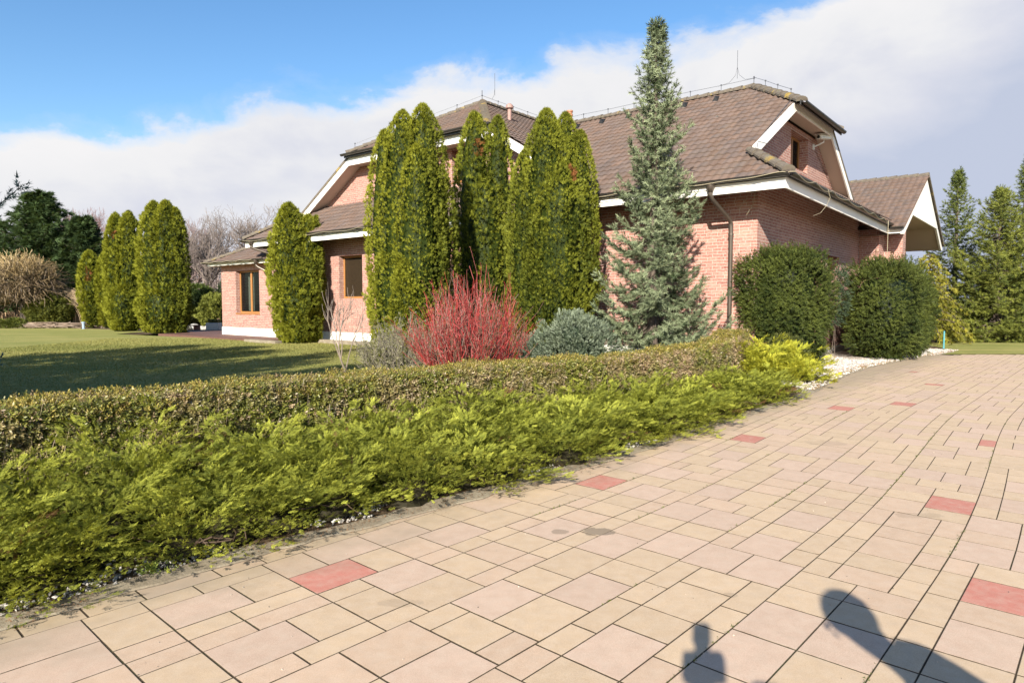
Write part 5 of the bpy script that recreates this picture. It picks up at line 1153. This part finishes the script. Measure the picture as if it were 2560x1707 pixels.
A = Acc(); A.add(*tubes([[(0, 0, -.1), (.03, 0, .8), (0, 0, 1.7)]]+[[(0, 0, 1.4), (math.cos(a_)*.5, math.sin(a_)*.5, 1.9), (math.cos(a_)*1.3, math.sin(a_)*1.3, 2.5)] for a_ in np.linspace(0, 5.6, 8)], [[.24, .2, .18]]+[[.13, .1, .05]]*8, 9)); A.build('trunk', M['bark'], root)
LB2 = ((.06, .075, .015), (.24, .25, .06))
shrub('round_bush', (-28.6, 41.6, 0), [(0, 0, 1.05, 1.25, 1.2, 1.15, 0, 2)], 5000, .17, 'round clipped green bush beside the dry pampas grass', LB2, tm=THUJ, mat='leaf', core=.86)
for i, (x, lab) in enumerate(((-29.9, 'low green hedge piece right of the willow trunk'), (-31.2, 'low green hedge piece at the very left edge under the willow'))):
    shrub('low_hedge', (x, 40.4, 0), [(0, 0, .25, .62, .35, .34, 0, 3)], 1500, .14, lab, ((.05, .07, .015), (.19, .21, .05)), tm=THUJ, mat='leaf', group='low hedge pieces under the willow')
# pampas grass
rg = np.random.default_rng(41); P = []; Rr = []; C = []
for i in range(520):
    a_ = rg.uniform(-.6, .6)+(math.pi if rg.random() < .75 else 0); L = rg.uniform(2.0, 3.4); d = np.array((math.cos(a_), .5*math.sin(a_)+rg.normal()*.3, 0)); bend = rg.uniform(.25, .65); b0 = np.array((rg.normal()*.3, rg.normal()*.3, 0))
    P.append([b0+d*L*bend*t_**2.2+np.array((0, 0, L*(t_-.25*t_**3))) for t_ in np.linspace(0, 1, 7)]); Rr.append(np.array([.008, .01, .01, .01, .014, .03 if i % 5 == 0 else .008, .008])); C.append(np.array((.42, .30, .18))*rg.uniform(.7, 1.2))
V, F = tubes(P, Rr, 3); A = Acc(); A.add(V, F, np.repeat(np.array(C), 21, axis=0)); root = empty('pampas_grass', (-26.6, 42.6, 0), label='tall dry pampas grass arching between the round bush and the thuja row', cat='grass'); A.build('blades', M['twig'], root)
# twig heap, dry reeds behind
rg = np.random.default_rng(42); P = [[np.array((-28.3+rg.normal()*.9, 40.6+rg.normal()*.2, .05+rg.random()*.3))+np.array((t_*rg.uniform(-1.2, 1.2), rg.normal()*.05, rg.normal()*.04)) for t_ in np.linspace(0, 1, 4)] for _ in range(160)]
V, F = tubes(P, np.full((160, 4), .02), 3); A = Acc(); A.add(V, F, np.repeat(mixcol((.17, .12, .09), (.36, .27, .2), rg.random(160)), 12, axis=0)); tag(A.build('brushwood_pile', M['twig']), 'low heap of cut brown branches in front of the round bush', 'branch pile')
P = []; 
for i in range(6000):
    x = rg.uniform(-46, -17); y = rg.uniform(50, 56); h = rg.uniform(1.0, 2.4); P.append([(x, y, 0), (x+rg.normal()*.1, y, h*.6), (x+rg.normal()*.25, y, h)])
V, F = tubes(P, np.tile((.03, .03, .012), (6000, 1)), 3); A = Acc(); A.add(V, F, np.repeat(mixcol((.30, .19, .10), (.55, .37, .22), rg.random(6000)), 9, axis=0)); tag(A.build('dry_reeds', M['twig']), kind='stuff')
# shrubs left of the wing
shrub('evergreen_bush', (-20.5, 43.5, 0), [(0, 0, 1.35, 1.55, 1.3, 1.35, 0, 2)], 4200, .2, 'dark rounded evergreen bush right of the lawn thujas', ((.03, .05, .015), (.13, .17, .04)), tm=THUJ, mat='leaf', core=.84)
shrub('evergreen_bush', (-18.2, 44.5, 0), [(-.5, 0, 1.6, .9, .9, 1.6, 0, 1.7), (.5, 0, 1.9, .9, .9, 2.0, 0, 1.5)], 4200, .2, 'tall dark evergreen bushes against the left end of the brick wing', ((.02, .035, .015), (.09, .12, .05)), tm=YEW, core=.8)
shrub('olive_bush', (-20.0, 40.2, 0), [(0, 0, .5, 1.05, .8, .62, 0, 2)], 2200, .17, 'low olive-brown rounded bush beside the rocks', ((.07, .07, .02), (.21, .18, .06)), tm=THUJ, mat='leaf')
shrub('lime_bush', (-17.6, 39.6, 0), [(0, 0, .95, .85, .8, .95, 0, 2)], 2600, .2, 'loose lime-green bush behind the white planter', ((.12, .14, .03), (.36, .38, .09)), tm=THUJ, mat='leaf', rough=.6, core=.4)
# rocks
def stone(c, s, seed, colr, A, sub=1):
    bm = bmesh.new(); bmesh.ops.create_icosphere(bm, subdivisions=sub, radius=1); V = np.array([v.co[:] for v in bm.verts]); F = np.array([[v.index for v in f.verts] for f in bm.faces]); bm.free()
    V = V*(1+.5*(vnoise(V+seed*1.7, 1.6, 5)-.5))[:, None]*np.array(s); A.add(V+np.array(c), F, colr)
rg = np.random.default_rng(51); N_rocks = 0
for i in range(34):
    x = -21.0+4.8*rg.random(); y = 38.0+rg.random()*1.3; h = .09+.12*rg.random()
    A = Acc(); g_ = rg.uniform(.28, .5); stone((0, 0, h*.5), (.2*rg.uniform(.7, 1.4), .18, h), i, (g_, g_*.96, g_*.92), A, 2); o = A.build('rock', M['stone']); o.location = (x, y, .05)
    tag(o, 'pale grey rock in the low rockery left of the brick wing', 'rock', 'rocks of the rockery')
A = Acc(); A.add(*box(-.36, .36, -.2, .2, 0, .40)); root = empty('planter', (-16.15, 36.4, .1), 0, label='white rectangular planter box on the deck beside the brick wing', cat='planter'); bevel(A.build('box', M['planter'], root), .02)
A = Acc(); q = np.stack([rg.uniform(-.3, .3, 160), rg.uniform(-.15, .15, 160), .38+rg.random(160)*.15], 1); emit(A, THUJ, q, rdir(160)+np.array((0, 0, 1)), rdir(160), .14*np.ones(160), mixcol((.12, .12, .04), (.3, .25, .1), rg.random(160))); A.build('plants', M['leaf'], root)
A = Acc(); A.add(*box(-.5, .5, -.12, .12, 0, 1.35)); A.add(*box(-.55, .55, -.16, .16, 1.35, 1.42)); o = A.build('garden_wall', M['planter']); o.location = (-22.6, 45.8, 0); tag(bevel(o, .01), 'short piece of white garden wall seen just right of the lawn thujas', 'wall')
A = Acc()
for k in range(4): A.add(*box(-.7, .7, -.32+k*.17, -.18+k*.17, .24, .28))
A.add(*box(-.6, -.52, -.3, .34, 0, .238)); A.add(*box(.52, .6, -.3, .34, 0, .238)); o = A.build('low_bench', M['redwood']); o.location = (-17.55, 36.2, .1); tag(o, 'low red-brown wooden bench on the deck right of the lawn thujas', 'bench')
# bollards / small lamps
def bollard(name, base, h, r, mat, label, cap):
    root = empty(name, base, label=label, cat='garden lamp'); V, F = lathe([(0, 0), (r*1.3, 0), (r*1.3, .02), (r, .03), (r, h*.8), (0, h*.8)], 12); npmesh('post', V, F, mat, root)
    V, F = lathe([(0, h*.8), (r*cap, h*.8), (r*cap, h*.84), (r*cap*.95, h*.97), (0, h)], 12); npmesh('lamp_head', V, F, mat, root)
bollard('bollard_lamp', (-25.0, 39.2, .06), .42, .075, M['bluegrey'], 'small pale blue bollard lamp at the far lawn edge before the shortest thujas', 1.5)
bollard('bollard_lamp', (15.0, 23.3, 0), .62, .026, M['teal'], 'slim teal post lamp at the far end of the driveway', 1.0)
bollard('spot_lamp', (5.9, 14.5, 0), .72, .02, M['black'], 'small dark garden lamp head poking out above the yellow juniper', 3.5)
# ---- gravel, pebbles, litter
def pebbles(name, P, S, C, label=None):
    t = (1+5**.5)/2; bm = bmesh.new(); bmesh.ops.create_icosphere(bm, subdivisions=1, radius=1); V = np.array([v.co[:] for v in bm.verts]); F = np.array([[v.index for v in f.verts] for f in bm.faces]); bm.free()
    if len(P) > 3000: 
        V = np.array([(1, 0, 0), (-1, 0, 0), (0, 1, 0), (0, -1, 0), (0, 0, 1), (0, 0, -1)], dtype=float); F = np.array([(0, 2, 4), (2, 1, 4), (1, 3, 4), (3, 0, 4), (2, 0, 5), (1, 2, 5), (3, 1, 5), (0, 3, 5)])
    n = len(P); q = rdir(n); V = V[None]*(1+.35*(rng.random((n, len(V), 1))-.5)); a = rdir(n); b = nrm(np.cross(a, q)); c = np.cross(a, b)
    sx = S*rng.uniform(.8, 1.3, n); sy = S*rng.uniform(.6, 1.1, n); sz = S*rng.uniform(.5, .9, n)
    X = V[..., 0:1]*a[:, None]*sx[:, None, None]+V[..., 1:2]*b[:, None]*sy[:, None, None]+V[..., 2:3]*c[:, None]*sz[:, None, None]+P[:, None]
    F_ = (F[None]+(np.arange(n)*V.shape[1])[:, None, None]).reshape(-1, 3)
    return tag(npmesh(name, X.reshape(-1, 3), F_, M['stone'], vcol=np.repeat(C, V.shape[1], axis=0)), kind='stuff')
rg = np.random.default_rng(61)
def between(n, e0, e1, n0, n1f):
    e = rg.uniform(e0, e1, n); k = kerb_n(e); w_ = rg.uniform(n0, 1, n)*n1f; nn = k+.02+w_; return e, nn
n = 26000; e_, nn = between(n, 12.6, 26.5, 0.0, 2.6); P = np.stack([e_*E_[0]+nn*N_[0], e_*E_[1]+nn*N_[1], np.zeros(n)], 1); mound = .16*np.clip((nn-kerb_n(e_))/1.3, 0, 1); P[:, 2] = mound*(e_ < 19)+.012+rg.random(n)*.012
g_ = rg.uniform(.30, .66, n); C = np.stack([g_, g_*.93, g_*.87], 1); warm = rg.random(n) < .12; C[warm] = np.array((.42, .27, .19))*rg.uniform(.6, 1.2, (warm.sum(), 1)); edge_ = (nn-kerb_n(e_) < .14+.12*rg.random(n)); C[edge_ & (rg.random(n) < .5)] = np.array((.22, .16, .09))
pebbles('white_gravel', P, rg.uniform(.018, .038, n), C)
n = 1; gp = []
ge = np.linspace(12.6, 26.5, 60); V = []
for e0_ in ge:
    for o_, z in ((.0, .0), (.6, .07), (1.3, .155), (2.7, .165)): V.append(en(e0_, float(kerb_n(e0_))+o_, z*(1 if e0_ < 19 else .3)+.004))
i = np.arange(240).reshape(60, 4); F = np.concatenate([np.stack([i[:-1, k], i[1:, k], i[1:, k+1], i[:-1, k+1]], -1) for k in range(3)]); M['gravelbase'] = groundmat('gravel_base', [(.3, (.28, .23, .19)), (.5, (.42, .37, .32)), (.7, (.52, .47, .42))], 6, 60); tag(npmesh('gravel_mound', V, F, M['gravelbase']), kind='structure')
n = 6500; e_ = rg.uniform(-2.5, 12.6, n); w_ = np.abs(rg.normal(size=n))*.22; nn = kerb_n(e_)+.10+w_; P = np.stack([e_*E_[0]+nn*N_[0], e_*E_[1]+nn*N_[1], .012+rg.random(n)*.012], 1)
g_ = rg.uniform(.18, .6, n)*(rg.random(n) < .75)+.08; C = np.stack([g_, g_*.93, g_*.85], 1); m_ = vnoise(P, 1.4, 8) > .42; pebbles('bed_pebbles', P[m_], rg.uniform(.005, .016, n)[m_], C[m_])
# dry needles and leaves along the kerb, moss tufts in the joints
n = 7000; e_ = rg.uniform(-1.5, 14, n); nn = kerb_n(e_)+.04+rg.normal(size=n)*.10; P = np.stack([e_*E_[0]+nn*N_[0], e_*E_[1]+nn*N_[1], .026+rg.random(n)*.01], 1); D = rdir(n); D[:, 2] *= .12
m_ = vnoise(P, 2.1, 18) > .45; A = Acc(); emit(A, [simpletri(1, .16, .1, 3), simpletri(2, .1, .5, 4)], P[m_], D[m_], np.tile((0, 0, 1.), (m_.sum(), 1)), rg.uniform(.012, .045, n)[m_], mixcol((.12, .06, .03), (.34, .18, .09), rg.random(m_.sum()))); tag(A.build('dry_litter', M['dry']), kind='stuff')
n = 1500; P = np.stack([rg.uniform(-3, 12, n), rg.uniform(2.4, 16, n), np.full(n, .002)], 1); nn_ = P[:, 0]*N_[0]+P[:, 1]*N_[1]; P = P[(nn_ < 3.8)]; n = len(P); g_ = rg.uniform(.05, .75, n)**1.2; C = np.stack([g_, g_*.86, g_*.7], 1); pebbles('paving_grit', P, rg.uniform(.0012, .0045, n), C)
# weeds in the paving joints
n = 3600; bands = 1.36+.62*rg.integers(-4, 4, n); e_ = rg.uniform(2.4, 12, n); nn = bands+drift(e_)+rg.normal(size=n)*.004; clus = vnoise(np.stack([e_, bands*3, e_*0], 1), 2.0, 19)-.035*bands > .56
P = np.stack([e_*E_[0]+nn*N_[0], e_*E_[1]+nn*N_[1], np.full(n, -.004)], 1)[clus]; k = len(P); A = Acc(); D = rdir(k)*.7+np.array((0, 0, .6)); emit(A, [THUJ[0], BOX[1]], P, D, rdir(k), rg.uniform(.006, .020, k), mixcol((.06, .09, .02), (.22, .25, .05), rg.random(k))); tag(A.build('joint_moss', M['leaf']), kind='stuff')
for (x, y, lab) in (*[(*en(1.44, 4.17)[:2], 'small green weed growing on the kerb at the lower left')], (*en(1.62, 4.42)[:2], 'small ivy leaf sprig in the bare soil under the junipers at the lower left')):
    k = 60; q = np.stack([x+rg.normal(size=k)*.035, y+rg.normal(size=k)*.035, .02+rg.random(k)*.03], 1); A = Acc(); emit(A, BOX, q, rdir(k)+np.array((0, 0, .8)), rdir(k), .035*np.ones(k), mixcol((.07, .11, .02), (.22, .27, .06), rg.random(k))); tag(A.build('weed', M['leaf'], origin=(x, y, .02)), lab, 'weed')
# grass blades over the lawn
rg = np.random.default_rng(71); n = 150000; x = rg.uniform(-17, 1.0, n); y = 6.5+rg.random(n)**1.3*22
from mathutils.geometry import intersect_point_tri_2d
def inpoly(x, y, poly):
    r = np.zeros(len(x), bool); j = len(poly)-1
    for i in range(len(poly)):
        xi, yi, xj, yj = poly[i][0], poly[i][1], poly[j][0], poly[j][1]; c = ((yi > y) != (yj > y)) & (x < (xj-xi)*(y-yi)/(yj-yi+1e-12)+xi); r ^= c; j = i
    return r
m_ = inpoly(x, y, lawn) & (np.abs(x) < .80*y); x, y = x[m_], y[m_]; n = len(x); A = Acc(); P = np.stack([x, y, np.full(n, .058)], 1)
b = vnoise(P*np.array((1, 1, 0)), .35, 81)*.6+rg.random(n)*.5-.05; emit(A, [simpletri(4, .16, .9, 5)], P, np.tile((0, 0, 1.), (n, 1))+rdir(n)*.5, rdir(n), rg.uniform(.018, .034, n)*np.clip(y/12, .8, 1.8), mixcol((.13, .155, .038), (.40, .37, .13), np.clip(b, 0, 1))); tag(A.build('lawn_blades', M['leaf']), kind='stuff')
# ---- trees left of and behind the photographer, outside the frame: their shade falls on the lawn
spruce((-12.0, 6.6, 0), 7.8, 2.6, 210, 'green spruce outside the left edge, shading the lawn, farthest from the drive', cols=((.05, .08, .04), (.17, .22, .12)), size=.26, seed=31, twig=1.7, group='garden spruces by the left edge', prof=lambda t: (1-t)**.45)
spruce((-9.9, 4.0, 0), 8.0, 2.6, 210, 'green spruce outside the left edge, shading the lawn, nearest to the drive', cols=((.05, .08, .04), (.17, .22, .12)), size=.26, seed=32, twig=1.7, group='garden spruces by the left edge', prof=lambda t: (1-t)**.45)
spruce((-8.2, .8, 0), 8.2, 2.1, 190, 'green spruce behind the photographer to the left, outside the photo', cols=((.05, .08, .04), (.17, .22, .12)), size=.26, seed=33, twig=1.7, group='garden spruces by the left edge', prof=lambda t: (1-t)**.45)

spruce((-7.5, 4.7, 0), 5.2, 2.1, 130, 'lower dense spruce outside the left edge, closest to the hedge', cols=((.05, .08, .04), (.17, .22, .12)), size=.26, seed=34, twig=1.6, group='garden spruces by the left edge', prof=lambda t: (1-t)**.45)
spruce((-15.4, 9.6, 0), 7.6, 2.6, 200, 'green spruce outside the left edge, the one farthest down the lawn', cols=((.05, .08, .04), (.17, .22, .12)), size=.28, seed=35, twig=1.8, group='garden spruces by the left edge', prof=lambda t: (1-t)**.45)
spruce((-12.6, 10.4, 0), 6.8, 2.3, 190, 'spruce between the near blue spruce and the far lawn, outside the left edge', cols=((.05, .08, .04), (.17, .22, .12)), size=.28, seed=36, twig=1.8, group='garden spruces by the left edge', prof=lambda t: (1-t)**.45)

# ------------------------------------------------------------------ the photographer and the camera: only their shadows show
def skinned(name, joints, edges, mat, parent, sub=2):
    me = bpy.data.meshes.new(name); me.from_pydata([j[:3] for j in joints], edges, []); o = link(name, me, mat, parent)
    s = o.modifiers.new('skin', 'SKIN'); s.use_smooth_shade = True
    for v, j in zip(me.skin_vertices[0].data if me.skin_vertices else [], joints): v.radius = (j[3], j[4] if len(j) > 4 else j[3])
    m = o.modifiers.new('subsurf', 'SUBSURF'); m.levels = sub; m.render_levels = sub; return o
def mk_skin(name, joints, edges, mat, parent, sub=2):
    me = bpy.data.meshes.new(name); me.from_pydata([j[:3] for j in joints], edges, [])
    o = link(name, me, mat, parent); o.modifiers.new('skin', 'SKIN').use_smooth_shade = True
    if not me.skin_vertices:
        bm = bmesh.new(); bm.from_mesh(me); bm.verts.layers.skin.verify(); bm.to_mesh(me); bm.free()
    for v, j in zip(me.skin_vertices[0].data, joints): v.radius = (j[3], j[4] if len(j) > 4 else j[3])
    me.skin_vertices[0].data[0].use_root = True
    m = o.modifiers.new('subsurf', 'SUBSURF'); m.levels = sub; m.render_levels = sub; return o
pr = empty('person', (.86, -.38, 0), label='person in a dark jacket leaning over beside the tripod camera, casting a shadow', cat='person')
# local frame: person stands right of the camera; leans towards it (-x)
J = [(.34, .28, .93, .15, .12), (.30, .32, 1.12, .14, .12), (.24, .42, 1.30, .17, .15), (.20, .50, 1.44, .14), (.02, .42, 1.58, .06), (-.05, .42, 1.70, .10, .11), (-.07, .42, 1.78, .10, .11), (-.07, .42, 1.84, .06),
     (.34, .26, 1.38, .09), (.20, .05, 1.10, .052), (-.02, .12, 1.05, .042), (.27, .68, 1.40, .10), (.02, .66, 1.02, .05), (-.40, .64, 1.27, .040),
     (.36, .18, .88, .10), (.34, .16, .50, .068), (.38, .14, .08, .045), (.24, .14, .04, .045), (.36, .40, .88, .10), (.28, .44, .50, .068), (.34, .46, .08, .045), (.20, .46, .04, .045)]
Ed = [(0, 1), (1, 2), (2, 3), (3, 4), (4, 5), (5, 6), (6, 7), (3, 8), (8, 9), (9, 10), (3, 11), (11, 12), (12, 13), (0, 14), (14, 15), (15, 16), (16, 17), (0, 18), (18, 19), (19, 20), (20, 21)]
mk_skin('body', J, Ed, M['coat'], pr)
def hand(c, d, parent):
    d = nrm(np.array(d, dtype=float)); s = nrm(np.cross(d, (0, 0, 1))); JJ = [(*c, .026), (*(np.array(c)+d*.06), .030)]; EE = [(0, 1)]
    for k in range(4):
        a_ = np.array(c)+d*.09+s*(k-1.5)*.021; JJ.append((*a_, .0105)); EE.append((1, len(JJ)-1))
        for q in range(2): a_ = a_+d*(.028-.004*abs(k-1.3))+np.array((0, 0, -.012*(q+1))); JJ.append((*a_, .009)); EE.append((len(JJ)-2, len(JJ)-1))
    a_ = np.array(c)+d*.03+s*-.04; JJ.append((*a_, .011)); EE.append((0, len(JJ)-1)); a_ = a_+d*.03+s*-.015; JJ.append((*a_, .009)); EE.append((len(JJ)-2, len(JJ)-1))
    mk_skin('hand', JJ, EE, M['skin'], parent, 1)
hand((-.43, .64, 1.29), (-1, -.1, .35), pr); hand((-.05, .13, 1.04), (-1, .3, -.2), pr)
A = Acc(); v, f = lathe([(0, .12), (.06, .105), (.10, .06), (.115, 0), (.11, -.05), (.09, -.09)], 16, (0, 0, 0)); A.add(v*1.12+np.array((-.07, .42, 1.80)), f); A.build('hair', M['hair'], pr, smooth=True)
# facial features
A = Acc(); A.add(*lathe([(0, -.03), (.012, -.012), (.016, .0), (.01, .02), (0, .03)], 8, (-.205, .42, 1.72))); A.build('nose', M['skin'], pr, smooth=True)
A = Acc()
for sx in (-.035, .03): A.add(*lathe([(0, -.012), (.011, -.005), (.011, .005), (0, .012)], 8, (-.185, .42+sx, 1.755)))
A.build('eyes', M['black'], pr, smooth=True); A = Acc(); A.add(*box(-.185, -.172, .40, .44, 1.668, 1.676)); A.build('mouth', M['redwood'], pr)
tp = empty('tripod_camera', (0, 0, 0), label='black camera with flash on a tripod beside the person, casting a shadow', cat='camera')
A = Acc(); A.add(*box(-.085, .095, -.13, -.06, 1.53, 1.65)); bevel(A.build('camera_body', M['black'], tp), .012)
A = Acc(); A.add(*box(-.035, .03, -.12, -.075, 1.652, 1.69)); A.add(*box(-.045, .035, -.125, -.065, 1.69, 1.80)); bevel(A.build('flash', M['black'], tp), .014)
A = Acc(); V, F = lathe([(0, -.055), (.036, -.055), (.04, -.02), (.0, -.02)], 18); A.add(V@np.array(Matrix.Rotation(R(-90), 3, 'X')).T*1.0+np.array((0, 0, 1.595)), F); A.build('lens', M['black'], tp)
A = Acc(); A.add(*box(-.045, .045, -.125, -.065, 1.46, 1.538)); A.add(*tubes([[(0, -.095, 1.46), (0, -.095, 1.2), (0, -.095, .7)]], [[.018]*3], 10)); A.build('head_and_column', M['black'], tp)
for k in range(3):
    a_ = -math.pi/2+k*2*math.pi/3; a_ = [-math.pi/2, R(200), R(-20)][k]; V, F = tubes([[(0, -.1, 1.12), (math.cos(a_)*.28, -.1+math.sin(a_)*.28, .55), (math.cos(a_)*.52, -.1+math.sin(a_)*.52, 0)]], [[.017, .014, .011]], 8); npmesh('leg', V, F, M['black'], tp)
bpy.context.view_layer.update()

# overall reflectance: bring the paint chart down to outdoor values for this exposure
for m in bpy.data.materials:
    if m.name in ('white_board', 'white_plinth', 'window_pane', 'camera_casing') or not m.use_nodes: continue
    t = m.node_tree
    for n in list(t.nodes):
        if n.type in ('BSDF_PRINCIPLED', 'BSDF_TRANSLUCENT'):
            s = n.inputs[0]
            if s.is_linked: src = s.links[0].from_socket; t.links.new(mixc(t, 1.0, src, (.8, .8, .8), 'MULTIPLY'), s)
